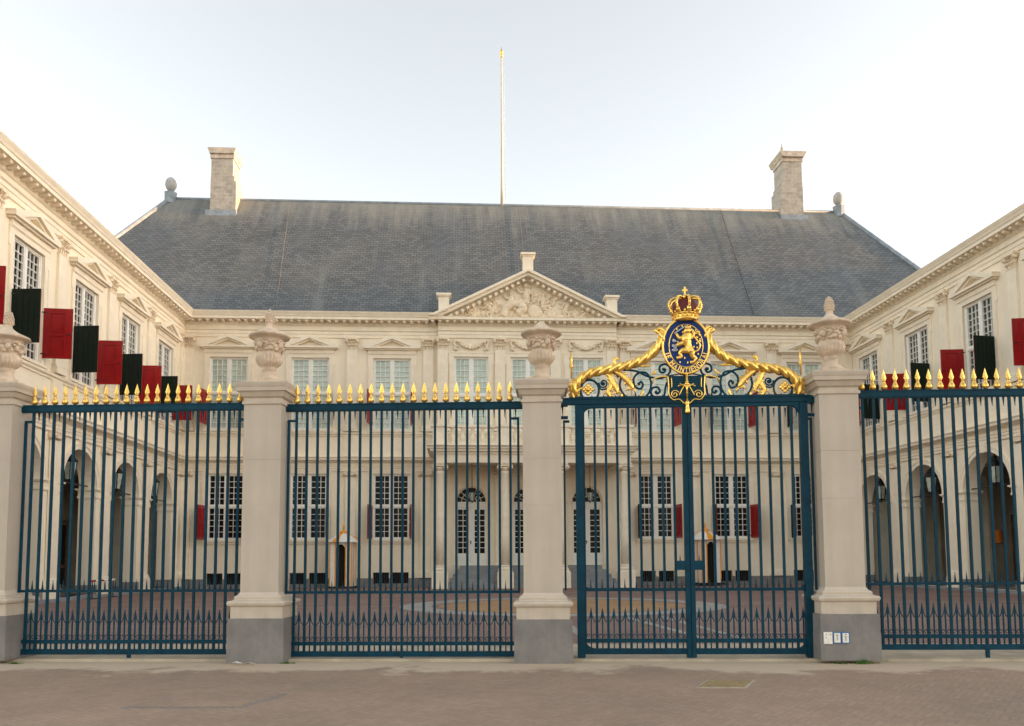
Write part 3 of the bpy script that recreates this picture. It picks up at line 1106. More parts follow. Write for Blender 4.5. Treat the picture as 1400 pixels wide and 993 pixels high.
for a, b in zip(cxs, cxs[1:]):
    n = 5
    for i in range(n):
        inst('baluster', bm_, balc, (a + .33 + (b - a - .66) * (i + .5) / n, CY + .02, 6.475))
for s in (-1, 1):
    for i in range(5):
        inst('baluster', bm_, balc, (s * 4.17, .5 + i * .42, 6.475))
# french doors with fanlights
def door_mesh():
    f = MB()
    h = DR
    f.box(-h, -h + .07, -.24, -.08, 0, 2.78).box(h - .07, h, -.24, -.08, 0, 2.78)
    f.box(-h, h, -.24, -.05, 2.78, 3.05)
    f.box(-h - .0, h + .0, -.24, -.02, 2.98, 3.04)
    f.box(-.11, .11, -.2, -.09, 0, 2.78)
    for s in (-1, 1):
        xa, xb = sorted((s * .11, s * (h - .07)))
        f.box(xa, xb, -.2, -.10, 0, .58)
        f.box(xa + .1, xb - .1, -.2, -.085, .12, .46)
        f.box(xa, xb, -.2, -.101, 2.68, 2.78)
        f.box(xa, xa + .05, -.2, -.102, .58, 2.68).box(xb - .05, xb, -.2, -.102, .58, 2.68)
        gridbars(f, xa + .05, xb - .05, .58, 2.68, 2, 8, -.19, -.13, .03)
    return f
def fan_mesh():
    f = MB()
    arch_band(f, 0, DR - .07, DR, 0, -.24, -.06)
    arch_band(f, 0, .24, .275, 0, -.2, -.11, n=12)
    arch_band(f, 0, .46, .485, 0, -.2, -.112, n=14)
    for k in range(1, 8):
        a = pi * k / 8
        r0, r1 = .27, DR - .05
        p, q = Vector((math.cos(a), 0, math.sin(a))), Vector((-math.sin(a), 0, math.cos(a)))
        v = [p * r0 + q * .013, p * r1 + q * .013, p * r1 - q * .013, p * r0 - q * .013]
        f.prism([(t.x, t.z) for t in v], 'y', -.2, -.115)
    return f
dm, fm = door_mesh().mesh('door', WHITE), fan_mesh().mesh('fanlight', TRIM)
dpm = MB().box(-DR + .02, DR - .02, -.245, -.18, .02, 2.76).mesh('pane', DARKPANE)
fpm = MB().prism([(DR * .98 * math.cos(pi * k / 20), DR * .98 * math.sin(pi * k / 20)) for k in range(21)], 'y', -.245, -.19).mesh('fanlight_pane', DARKPANE)
hm = MB().ell((0, -.05, 0), (.035, .035, .035), 8, 6).box(-.02, .02, -.1, -.08, -.1, .06).mesh('door_handle', IRON)
arb = MB()
arch_band(arb, 0, DR, DR + .17, 0, -.01, .06)
arb.box(-DR - .17, -DR, -.01, .06, -3.05, 0).box(DR, DR + .17, -.01, .06, -3.05, 0)
arb.box(-DR - .22, -DR + .0, -.01, .09, -.1, .04).box(DR - .0, DR + .22, -.01, .09, -.1, .04)
arm = arb.mesh('door_surround', TRIM)
for X in pw:
    o = inst('door', dm, main, (fx(X), 0, 1.0))
    inst('pane', dpm, o)
    inst('door_handle', hm, o, (.03, 0, 1.12))
    inst('fanlight', fm, o, (0, 0, 3.05))
    inst('fanlight_pane', fpm, o, (0, 0, 3.05))
    inst('door_surround', arm, o, (0, 0, 3.05))
for s in (-1, 1):                                # flat responds between the doors
    q = inst('pilaster', PIL_L, main, (s * 1.35, 0, .8))
    inst('capital', CAP_I, q, (0, 0, 4.5))

# ------------------------------------------------------------------ side wings
def wing(rot, loc, sgn, c0, bay, nb, label, pane, ang, hw):
    T = thing('palace_wing', label, 'palace wing', loc, rot)
    cs = [c0 + bay * i for i in range(nb)]
    ue = cs[-1] + bay / 2
    X = lambda u: sgn * u
    zs = 5.2 - hw
    rng = lambda a, b: sorted((X(a), X(b)))
    w1 = MB()
    hol = [(*rng(c - hw, c + hw), .12, 5.24) for c in cs]
    xa, xb = rng(0, ue)
    wall_cells(w1, xa, xb, 0, 5.5, hol, 0, .6)
    for c in cs:
        arch_fill(w1, X(c), hw, zs, 5.24, 0, .6)
    # inner face of the arcade wall
    wall_cells(w1, xa, xb, 0, 5.5, hol, -.6, .0)
    wall_cells(w1, xa, xb, 5.5, 13.0, [(*rng(c - UW / 2, c + UW / 2), 7.5, 7.5 + UH) for c in cs])
    # street end and back
    xe = X(ue)
    w1.add([(xe, 0, 0), (xe, -7.6, 0), (xe, -7.6, 13.1), (xe, 0, 13.1)], [(0, 1, 2, 3)])
    w1.add([(X(0), -7.6, 0), (xe, -7.6, 0), (xe, -7.6, 13.1), (X(0), -7.6, 13.1)], [(0, 1, 2, 3)])
    w1.build('wall', CREAM, T)
    lg = MB()
    dh = [(*rng(c - .62, c + .62), .15, 3.1) for c in cs]
    bk = MB()
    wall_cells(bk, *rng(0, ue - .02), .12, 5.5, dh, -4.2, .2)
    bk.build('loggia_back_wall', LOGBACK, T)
    lg.add([(X(0), -.6, 5.45), (X(ue - .02), -.6, 5.45), (X(ue - .02), -4.2, 5.45), (X(0), -4.2, 5.45)], [(0, 1, 2, 3)])
    lg.add([(X(.02), -.6, .12), (X(.02), -4.2, .12), (X(.02), -4.2, 5.45), (X(.02), -.6, 5.45)], [(0, 1, 2, 3)])
    for i in range(nb - 1):                       # transverse arches of the loggia read as ribs
        u = (cs[i] + cs[i + 1]) / 2
        lg.box(*rng(u - .25, u + .25), -4.2, -.6, 4.9, 5.44)
        lg.box(*rng(u - .25, u + .25), -4.2, -4.0, .12, 4.9)
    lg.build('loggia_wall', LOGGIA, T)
    fl = MB().box(*rng(0, ue), -4.2, .0, 0, .12).box(*rng(0, ue), .0, .38, 0, .1)
    fl.build('loggia_floor', STEP, T)
    dmesh = MB()
    dmesh.box(-.6, .6, -4.33, -4.28, .15, 3.08, 0)
    for s in (-1, 1):
        for za, zb in ((.3, 1.0), (1.15, 2.9)):
            dmesh.box(*sorted((s * .12, s * .5)), -4.28, -4.26, za, zb, 1)
    dmm = dmesh.mesh('loggia_door', [WOOD, DARKPANE])
    for c in cs:
        inst('loggia_door', dmm, T, (X(c), 0, 0))
    # imposts, arch bands, keystones, plinth
    for c in cs:
        ar = MB()
        arch_band(ar, X(c), hw, hw + .16, zs, -.01, .05)
        arch_band(ar, X(c), hw + .16, hw + .22, zs, -.01, .08)
        ar.prism([(X(c) - .12, 5.17), (X(c) + .12, 5.17), (X(c) + .16, 5.52), (X(c) - .16, 5.52)], 'y', -.01, .11)
        ar.build('arch_moulding', TRIM, T)
    edges = [0] + [v for c in cs for v in (c - hw, c + hw)] + [ue]
    for a, b in zip(edges[::2], edges[1::2]):
        im = MB()
        for (z0, z1, o) in ((zs - .32, zs - .24, .04), (zs - .24, zs - .06, .02), (zs - .06, zs - .02, .06), (zs - .02, zs + .03, .1)):
            im.box(*rng(a - (o if a > 0 else 0), b + (o if b < ue else 0)), -.6 - o, o, z0, z1)
        im.build('impost', TRIM, T)
    for a, b in zip(edges[::2], edges[1::2]):
        MB().box(*rng(a - (.03 if a > 0 else 0), b + (.03 if b < ue else 0)), -.63, .05, .1, .44).build('plinth', PLINTH, T)
    pu = [.22] + [(cs[i] + cs[i + 1]) / 2 for i in range(nb - 1)] + [ue - .35]
    if sgn < 0:
        pu = pu[1:] if c0 < 1.9 else pu
    for u in pu:
        pilaster(T, X(u), True, .03)
        pilaster(T, X(u), False, .0)
    for u in pu:
        inst('pilaster_pedestal', pdm, T, (X(u), 0, 0))
        MB().box(*rng(u - .38, u + .38), -.01, .22, .1, .43).build('pilaster_foot', TRIM, T)
    cornice(T, xa, xb, 0, -.004)
    courses(T, xa, xb, 0, -.004)
    for c in cs:
        j = lambda: random.uniform(-3, 3)
        make_window(T, 'u', X(c), 7.5, pane=pane, shut=(ang + j(), ang + j(), .22))
        tr = MB().cyl((X(c) - hw - .1, -.3, zs + .12), (X(c) + hw + .1, -.3, zs + .12), .025, 6)
        tr.build('tie_rod', IRON, T)
    r = MB()
    e0, e1 = rng(.7, ue + .4)
    r.add([(e0, .4, 13.1), (e1, .4, 13.1), (e1, -8.1, 13.1), (e0, -8.1, 13.1), (e0, -3.9, 14.6), (e1, -3.9, 14.6)], [(0, 1, 5, 4), (2, 3, 4, 5), (0, 4, 3), (1, 2, 5)])
    r.build('roof', LEAD, T)
    return T, cs, zs
wl_T, cs_l, zs_l = wing(-pi / 2, (XL, D, 0), 1, 2.35, 3.89, 6, 'cream arcaded palace wing running along the left side of the courtyard', 'dark', 95, 1.3)
wr_T, cs_r, zs_r = wing(pi / 2, (XR, D, 0), -1, 1.72, 4.21, 6, 'cream arcaded palace wing running along the right side of the courtyard', 'green', 98, 1.4)

# ------------------------------------------------------------------ lanterns
def lantern_proto():
    fr, gl = MB(), MB()
    n = 6
    pt = lambda r, z, k: (r * math.cos(2 * pi * k / n), r * math.sin(2 * pi * k / n), z)
    for k in range(n):
        fr.tube([pt(.13, 0, k), pt(.2, .5, k)], .014, 5)
    fr.lathe([(.14, -.04), (.15, 0), (.13, .01)], n=n, smooth=False)
    fr.lathe([(.21, .49), (.23, .52), (.12, .64), (.05, .70), (.06, .76), (.02, .82)], n=n, smooth=False)
    fr.ell((0, 0, -.08), (.04, .04, .06), 8, 6)
    gl.lathe([(.12, .01), (.188, .49)], n=n, smooth=False)
    return fr.mesh('frame', IRON), gl.mesh('glass', GLASS)
LF, LG = lantern_proto()
def lantern(loc, rod, label, group):
    t = thing('hanging_lantern', label, 'lantern', loc, 0, group)
    k = 1.25 if 'arcade' in label else .78
    for o in (inst('frame', LF, t), inst('glass', LG, t)):
        o.scale = (k,) * 3
    MB().cyl((0, 0, .8 * k), (0, 0, .8 + rod), .012, 6).build('hanging_rod', IRON, t)
for X, wd in zip((.42, 3.15, 5.95), ('left', 'middle', 'right')):
    lantern((X, D - 1.35, 4.0), .98, 'black iron lantern hanging before the %s fanlight of the portico' % wd, 'lanterns of the portico')
ordn = ['nearest the far corner', 'second from the far corner', 'third from the far corner', 'fourth from the far corner', 'fifth from the far corner', 'sixth from the far corner']
for sd_, cs_, zs_, XX, dx in (('left', cs_l, zs_l, XL, -.3), ('right', cs_r, zs_r, XR, .3)):
    for i, c in enumerate(cs_[:5]):
        lantern((XX + dx * 1.15, D - c, zs_ + .24), zs_ * 0 + .30, 'black iron lantern in the %s arcade, in the arch %s' % (sd_, ordn[i]), 'lanterns of the arcades')

# ------------------------------------------------------------------ flagpole
fpole = thing('flagpole', 'tall white flagpole with a gilt knob standing on the roof ridge', 'flagpole', (2.24, D + 6.0, 21.4))
MB().lathe([(.10, 0), (.08, 1.5), (.065, 4), (.042, 8.9)], n=12).build('pole', POLE, fpole)
MB().lathe([(.045, 8.9), (.08, 8.97), (.095, 9.07), (.07, 9.15), (.11, 9.22), (.09, 9.31), (.03, 9.37), (.01, 9.55)], n=14).build('finial', GOLD, fpole)
MB().tube([(.2, -.1, .3), (.12, -.09, 9)], .008, 4).build('halyard', POLE, fpole)

# ------------------------------------------------------------------ sentry boxes
def sentry(loc, rot, label):
    t = thing('sentry_box', label, 'sentry box', loc, rot, 'striped sentry boxes')
    f = MB()
    h, d = .5, .5
    # local -y faces the gate: front jambs, sides and back in white with orange edge stripes
    f.box(-h, -.22, -d, -d + .05, .1, 2.12, 0).box(.22, h, -d, -d + .05, .1, 2.12, 0)
    f.box(-.22, .22, -d, -d + .05, 2.0, 2.12, 0)
    f.box(-h, -h + .05, -d + .05, d, .1, 2.12, 0).box(h - .05, h, -d + .05, d, .1, 2.12, 0)
    f.box(-h + .05, h - .05, d - .05, d, .1, 2.12, 0)
    for s in (-1, 1):
        f.box(*sorted((s * .21, s * .265)), -d - .012, -d + .06, .1, 2.11, 1)
        f.box(*sorted((s * (h - .035), s * (h + .012))), -d - .011, -d + .04, .1, 2.11, 1)
        for yy in (-.12, .3):
            f.box(*sorted((s * (h - .02), s * (h + .01))), yy - .045, yy + .045, .1, 2.11, 1)
        f.prism([(s * .22, 2.0), (s * .08, 2.0), (s * .2, 1.86), (s * .22, 1.7)], 'y', -d + .005, -d + .045, 0)
    f.build('cabin', [SENTRYW, SENTRYO], t)
    MB().box(-h + .052, h - .052, -d + .2, d - .055, .1, 2.1).build('dark_inside', BLACKIN, t)
    MB().box(-.6, .6, -.62, .6, 0, .1).build('base', IRON, t)
    r = MB()
    n = 16
    for k in range(n):
        a, b = 2 * pi * k / n, 2 * pi * (k + 1) / n
        rr = [(.82, 2.10), (.80, 2.15), (.55, 2.33), (.3, 2.47), (.13, 2.53)]
        vs = [(q * math.cos(t_), q * math.sin(t_), z) for q, z in rr for t_ in (a, b)]
        r.add(vs, [(2 * i, 2 * i + 1, 2 * i + 3, 2 * i + 2) for i in range(4)], 1 if k % 4 == 3 else 0)
    r.lathe([(.80, 2.10), (.05, 2.11)], n=n, smooth=False)
    r.build('roof', [SENTRYW, SENTRYO], t)
    MB().lathe([(.2, 2.5), (.2, 2.56), (.12, 2.62), (.04, 2.64), (.03, 2.72), (.06, 2.76), (.05, 2.81), (.02, 2.84), (.035, 2.88), (.005, 2.96)], n=12).build('finial', SENTRYO, t)
    return t
sentry((-5.5, D - 1.15, 0), R(-7), 'orange and white striped sentry box seen through the railings left of the portico')
sentry((11.45, D - 1.15, .05), R(14), 'orange and white striped sentry box seen through the gate right of the portico')

# ------------------------------------------------------------------ gate piers and urns
def pier_parts():
    pl = MB().box(-.37, .37, -.34, .34, 0, .33).box(-.365, .365, -.335, .335, .33, .57).mesh('plinth', PLINTH)
    bs = MB().square_lathe([(.09, .57), (.09, .72), (.12, .735), (.13, .765), (.12, .79), (.075, .80), (.055, .815), (.06, .835), (.05, .85), (.02, .87), (.0, .90)], .25, .22).mesh('base_moulding', PIERTRIM)
    sh = MB()
    prev = .90
    for z in (1.42, 2.02, 2.63, 3.37):                     # ashlar courses with fine recessed joints
        sh.box(-.25, .25, -.22, .22, prev, z)
        if z < 3.3:
            sh.box(-.2465, .2465, -.2165, .2165, z, z + .005)
        prev = z + .005
    sh = sh.mesh('shaft', PIER)
    cp = MB().square_lathe([(.0, 3.365), (.02, 3.37), (.02, 3.405), (.0, 3.41), (.0, 3.45), (.03, 3.47), (.05, 3.51), (.06, 3.53), (.085, 3.535), (.09, 3.58), (.10, 3.60), (.11, 3.635), (.11, 3.65), (.0, 3.68)], .25, .22).mesh('cap', PIERTRIM)
    return pl, bs, sh, cp
PP = pier_parts()
def urn_mesh(top=True):
    g = lambda a, z: 1 + (.10 * abs(math.cos(11 * a)) - .06 if .26 < z < .40 else 0)
    u = MB()
    u.box(-.155, .155, -.155, .155, 0, .045)
    u.lathe([(.145, .045), (.14, .075), (.105, .095), (.09, .13), (.082, .17), (.095, .19), (.098, .205), (.085, .215), (.11, .235), (.15, .27), (.17, .31), (.175, .35), (.165, .39),
             (.152, .405), (.150, .43), (.158, .47), (.172, .55), (.185, .60), (.20, .615), (.265, .635), (.275, .65), (.27, .665), (.22, .69), (.15, .72), (.10, .75), (.065, .78), (.048, .80)] + ([
             (.044, .83), (.052, .85), (.058, .88), (.056, .93), (.046, .98), (.028, 1.02), (.004, 1.04)] if top else [(.035, .82), (.005, .83)]), n=88, flute=g)
    rnd = random.Random(5)
    for i in range(120):                                   # carved foliage and masks of the frieze
        a = rnd.uniform(0, 2 * pi)
        z = rnd.uniform(.44, .575)
        r = .155 + (z - .43) * .2
        s = rnd.uniform(.014, .034)
        u.ell((r * math.cos(a), r * math.sin(a), z), (s, s, s * rnd.uniform(.6, 1.3)), 7, 5)
    for k in range(4):
        a = pi / 4 + k * pi / 2
        c, s_ = math.cos(a), math.sin(a)
        u.ell((.185 * c, .185 * s_, .51), (.04, .04, .055), 8, 6)
        u.ell((.21 * c, .21 * s_, .50), (.02, .02, .03), 6, 5)
        u.tube(spline([(.18 * c - .05 * s_, .18 * s_ + .05 * c, .54), (.2 * c, .2 * s_, .575), (.18 * c + .05 * s_, .18 * s_ - .05 * c, .54)], 5), .014, 5)
    for j in range(5 if top else 0):
        for k in range(9):
            a = 2 * pi * (k + .5 * (j % 2)) / 9
            r = (.055, .058, .055, .047, .033)[j]
            u.ell((r * math.cos(a), r * math.sin(a), .86 + j * .035), (.014, .014, .02), 5, 4)
    return u.mesh('garden_urn', URN)
UM, UM2 = urn_mesh(), urn_mesh(False)
plab = ['beige stone gate pier beyond the left edge of the photo', 'leftmost beige stone gate pier, cut by the left edge of the photo', 'beige stone gate pier between the two left railing panels', 'beige stone gate pier at the left jamb of the gate, beneath the pediment',
        'beige stone gate pier with three small plates on its grey plinth', 'beige stone gate pier beyond the right edge of the photo']
ulab = ['carved stone urn on the pier beyond the left edge', 'carved stone urn on the leftmost pier, cut by the left edge', 'carved stone urn with pinecone top, on the pier between the two left railing panels', 'carved stone urn without a pinecone top, on the middle pier',
        'carved stone urn on the pier at the right jamb of the gate', 'carved stone urn on the pier beyond the right edge']
PS = [-9.9, -6.27, -2.63, 1.05, 4.86, 8.55]
PZ = [.06, .04, .0, -.02, .04, .08]
for s, dz, la, ul in zip(PS, PZ, plab, ulab):
    t = thing('gate_pier', la, 'gate pier', fp(s, 0, dz), FA, 'stone gate piers')
    for nm, me in zip(('plinth', 'base_moulding', 'shaft', 'cap'), PP):
        inst(nm, me, t)
    o = bpy.data.objects.new('stone_urn', UM2 if s == 1.05 else UM)
    COL.objects.link(o)
    o.location = fp(s, 0, dz + 3.678)
    o.rotation_euler = (0, 0, FA + random.uniform(-.4, .4))
    tag(o, ul, 'urn', 'stone urns on the gate piers')

# ------------------------------------------------------------------ railings
BT, BB = 3.32, .12
bar_me = MB().box(-.0152, .0152, -.0152, .0152, BB, BT).mesh('bar', TEAL)
sp = MB()
sp.lathe([(.024, .0), (.024, .015), (.040, .02), (.041, .05), (.034, .075), (.022, .10), (.017, .118), (.022, .122), (.022, .132), (.016, .136)], n=12)
v = [(.014, .012, .136), (.034, .014, .165), (.028, .012, .185), (.0, .0, .285)]
sp.add([(-.014, -.01, .134), (.014, -.01, .134), (.014, .01, .134), (-.014, .01, .134), (-.035, 0, .165), (0, -.016, .165), (.035, 0, .165), (0, .016, .165), (0, 0, .285)],
       [(0, 1, 5), (0, 5, 4), (1, 6, 5), (1, 2, 6), (2, 7, 6), (2, 3, 7), (3, 4, 7), (3, 0, 4), (4, 5, 8), (5, 6, 8), (6, 7, 8), (7, 4, 8)])
spear_me = sp.mesh('spearhead', GOLD)
dp_ = MB().taper((0, 0), .002, .002, .011, .011, 0, .125)
drop_me = dp_.mesh('drop_spike', TEAL)
up_me = MB().taper((0, 0), .011, .011, .001, .001, 0, .14).mesh('up_spike', TEAL)
def dog_mesh(g):
    """short bar between two railing bars: arrow head, two swags and two scrolls"""
    d = MB()
    d.box(-.0075, .0075, -.0075, .0075, BB, .52)
    d.add([(-.028, 0, .5), (0, -.008, .52), (.028, 0, .5), (0, .008, .52), (0, 0, .655), (0, 0, .545)], [(0, 1, 4), (1, 2, 4), (2, 3, 4), (3, 0, 4), (0, 1, 5), (1, 2, 5), (2, 3, 5), (3, 0, 5)])
    for s in (-1, 1):
        d.tube(spline([(s * .012, 0, .53), (s * g * .28, 0, .475), (s * (g / 2 - .014), 0, .465)], 5), .006, 5)
        c = [(s * (g / 4) + .018 * math.cos(a), 0, .282 + .022 * math.sin(a)) for a in [2 * pi * k / 10 for k in range(9)]]
        d.tube(c, .005, 4)
    return d.mesh('dog_bar', TEAL)
DOG = dog_mesh(.142)

def railing(name, label, s0, s1, first, n, gap, dz, ends, group='railing panels between the piers'):
    """s0..s1 rails, first = s of the first bar; ends = which sides carry the narrow stepped bracket"""
    t = thing(name, label, 'railing', fp(s0, 0, dz), FA, group)
    L0 = s1 - s0
    r = MB()
    r.box(0, L0, -.03, .03, 3.315, 3.385)
    r.box(0, L0, -.038, .038, 3.385, 3.40)
    r.box(.0, L0, -.022, .022, 3.30, 3.315)
    r.build('top_rail', TEAL, t)
    a, b = first - s0 - .06, first - s0 + gap * (n - 1) + .06
    MB().box(a, b, -.022, .022, .05, .12).box((a + b) / 2 - .02, (a + b) / 2 + .02, -.02, .02, -dz + .035, .05).build('bottom_rail', TEAL, t)
    MB().box(a, b, -.02, .02, .196, .244).build('low_rail', TEAL, t)
    m = MB().box(a - .06, b + .06, -.02, .02, .87, .905)
    m.build('middle_rail', TEAL, t)
    for sd_, xx in (('l', a - .045), ('r', b + .045)):
        q = MB().box(xx - .015, xx + .015, -.015, .015, .905, 3.16)
        q.box(min(xx - .015, a + .06), max(xx + .015, b - .06) if sd_ == 'r' else a + .06, -.014, .014, 3.16, 3.19) if sd_ == 'l' else q.box(b - .06, xx + .015, -.014, .014, 3.16, 3.19)
        q.build('side_bracket', TEAL, t)
    for i in range(n):
        x = first - s0 + gap * i
        o = inst('bar', bar_me, t, (x, 0, 0))
        inst('spearhead', spear_me, o, (0, 0, 3.40))
        xm = x + gap / 2
        if xm < L0 - .03:
            inst('drop_spike', drop_me, t, (xm, 0, 3.18))
        if i < n - 1:
            inst('up_spike', up_me, t, (xm, 0, .90))
            inst('dog_bar', DOG, t, (xm, 0, 0))
    return t
railing('railing', 'teal iron railing with gilt spearheads, beyond the left edge of the photo', -9.65, -6.52, -9.50, 21, .142, .05, 'lr')
railing('railing', 'teal iron railing with gilt spearheads, between the two leftmost piers', -6.02, -2.88, -5.86, 21, .142, .03, 'lr')
railing('railing', 'teal iron railing with gilt spearheads, left of the middle pier', -2.39, .80, -2.24, 21, .1435, .0, 'lr')
railing('railing', 'teal iron railing with gilt spearheads, right of the gate at the right edge', 5.11, 8.30, 5.24, 21, .1445, .085, 'lr')

# ------------------------------------------------------------------ the gate
GC = 2.955
GL0, GL1 = 1.49, 4.43
def leaf(name, label, sa, sb, n, hinge_left):
    """gate leaf: hinge stile, meeting stile, rails with curved corner brackets, bars, dog bars and spikes"""
    t = thing(name, label, 'gate', fp(sa, 0, .03), FA, 'leaves of the palace gate')
    L0 = sb - sa
    hx = 0 if hinge_left else L0 - .1
    mx = L0 - .058 if hinge_left else 0.002
    MB().box(hx, hx + .1, -.045, .045, .01, 3.31).build('hinge_stile', TEAL, t)
    MB().box(mx, mx + .056, -.04, .04, .01, 3.31).build('meeting_stile', TEAL, t)
    xa, xb = (.1, mx) if hinge_left else (.058, hx)
    for nm, z0, z1, yy in (('top_rail', 3.27, 3.315, .03), ('middle_rail', .86, .9, .022), ('low_rail', .2, .25, .02), ('bottom_rail', .05, .125, .025)):
        f = MB().box(xa, xb, -yy, yy, z0, z1)
        if nm in ('top_rail', 'bottom_rail', 'middle_rail'):
            xs, sg = (.1, 1) if hinge_left else (hx, -1)
            zz, sz = (z0, -1) if nm == 'top_rail' else (z1, 1)
            k = .13 if nm != 'middle_rail' else .07
            arc = [(xs, zz + sz * k)] + [(xs + sg * k * (1 - math.cos(a)), zz + sz * k * (1 - math.sin(a))) for a in [pi / 2 * j / 6 for j in range(7)]] + [(xs, zz)]
            arc = [(xs, zz)] + [(xs + sg * k * (1 - math.sin(a)), zz + sz * k * (1 - math.cos(a))) for a in [pi / 2 * j / 6 for j in range(7)]]
            f.prism(arc, 'y', -yy + .004, yy - .004)
        f.build(nm, TEAL, t)
    gap = (xb - xa) / (n + 1) if False else .1475
    xf = (mx + .028 - gap * n) if hinge_left else (mx + .028 + gap)
    for i in range(n):
        x = xf + gap * i
        inst('bar', bar_me, t, (x, 0, -.05))
    x_first = (xf - gap) if hinge_left else mx + .028
    for i in range(n):
        xm = x_first + gap * (i + .5)
        if xa + .03 < xm < xb - .03:
            inst('drop_spike', drop_me, t, (xm, 0, 3.12))
            inst('up_spike', up_me, t, (xm, 0, .89))
            inst('dog_bar', DOG, t, (xm, 0, .005))
    xm = x_first + gap * (n + .5)
    if xa + .03 < xm < xb - .03:
        inst('drop_spike', drop_me, t, (xm, 0, 3.12))
        inst('up_spike', up_me, t, (xm, 0, .89))
        inst('dog_bar', DOG, t, (xm, 0, .005))
    lb = MB()
    x0_ = mx - .125 if hinge_left else mx + .056
    lb.box(x0_, x0_ + .125, -.035, .035, 1.13, 1.25)
    lb.taper((x0_ + .062, 0), .008, .008, .001, .001, 1.25, 1.33)
    lb.build('lock_box', TEAL, t)
    return t
leaf('gate_leaf', 'left leaf of the teal iron gate, beside the middle pier', GL0, GC - .002, 9, True)
leaf('gate_leaf', 'right leaf of the teal iron gate, beside the pier with the plates', GC + .002, GL1 + .09, 9, False)

# overthrow with the crowned arms
ov = thing('gate_overthrow', 'gilded wrought iron overthrow above the gate with crowned lion arms and garlands', 'gate crest', fp(GC, 0, .03), FA)
def q(cx, cy, y=0):
    """crop pixel of the photograph's crest drawing -> metres in the overthrow's own plane"""
    return Vector(((cx - 675) / 391, y, 3.71 - (cy - 499.5) / 384))
bt = MB()
bt.box(-1.56, 1.56, -.045, .045, 3.318, 3.385).box(-1.60, 1.60, -.055, .055, 3.385, 3.405).box(-1.54, 1.54, -.035, .035, 3.405, 3.42)
for s in (-1, 1):
    bt.box(*sorted((s * 1.56, s * 1.70)), -.05, .05, 3.30, 3.40)
    bt.box(*sorted((s * 1.56, s * 1.70)), -.03, .03, 3.13, 3.165)
    bt.taper((s * 1.63, 0), .003, .003, .012, .012, 3.17, 3.30)
    bt.box(*sorted((s * 1.60, s * 1.625)), -.02, .02, .87, 3.08)
    bt.box(*sorted((s * 1.54, s * 1.625)), -.02, .02, 3.08, 3.11)
for i in range(-9, 10):
    if abs(i) > 1:
        bt.taper((i * .155, 0), .008, .008, .001, .001, 3.42, 3.45)
bt.build('lintel', TEAL, ov)
def mir(pts, s):
    return [Vector((s * p.x, p.y, p.z)) for p in pts]
def spiral(cx, cy, r0, r1, a0, turns, n=26):
    """spiral in crop pixels from radius r0 (outside) in to r1"""
    return [q(cx + (r0 + (r1 - r0) * k / n) * math.cos(a0 + turns * 2 * pi * k / n), cy + (r0 + (r1 - r0) * k / n) * math.sin(a0 + turns * 2 * pi * k / n)) for k in range(n + 1)]
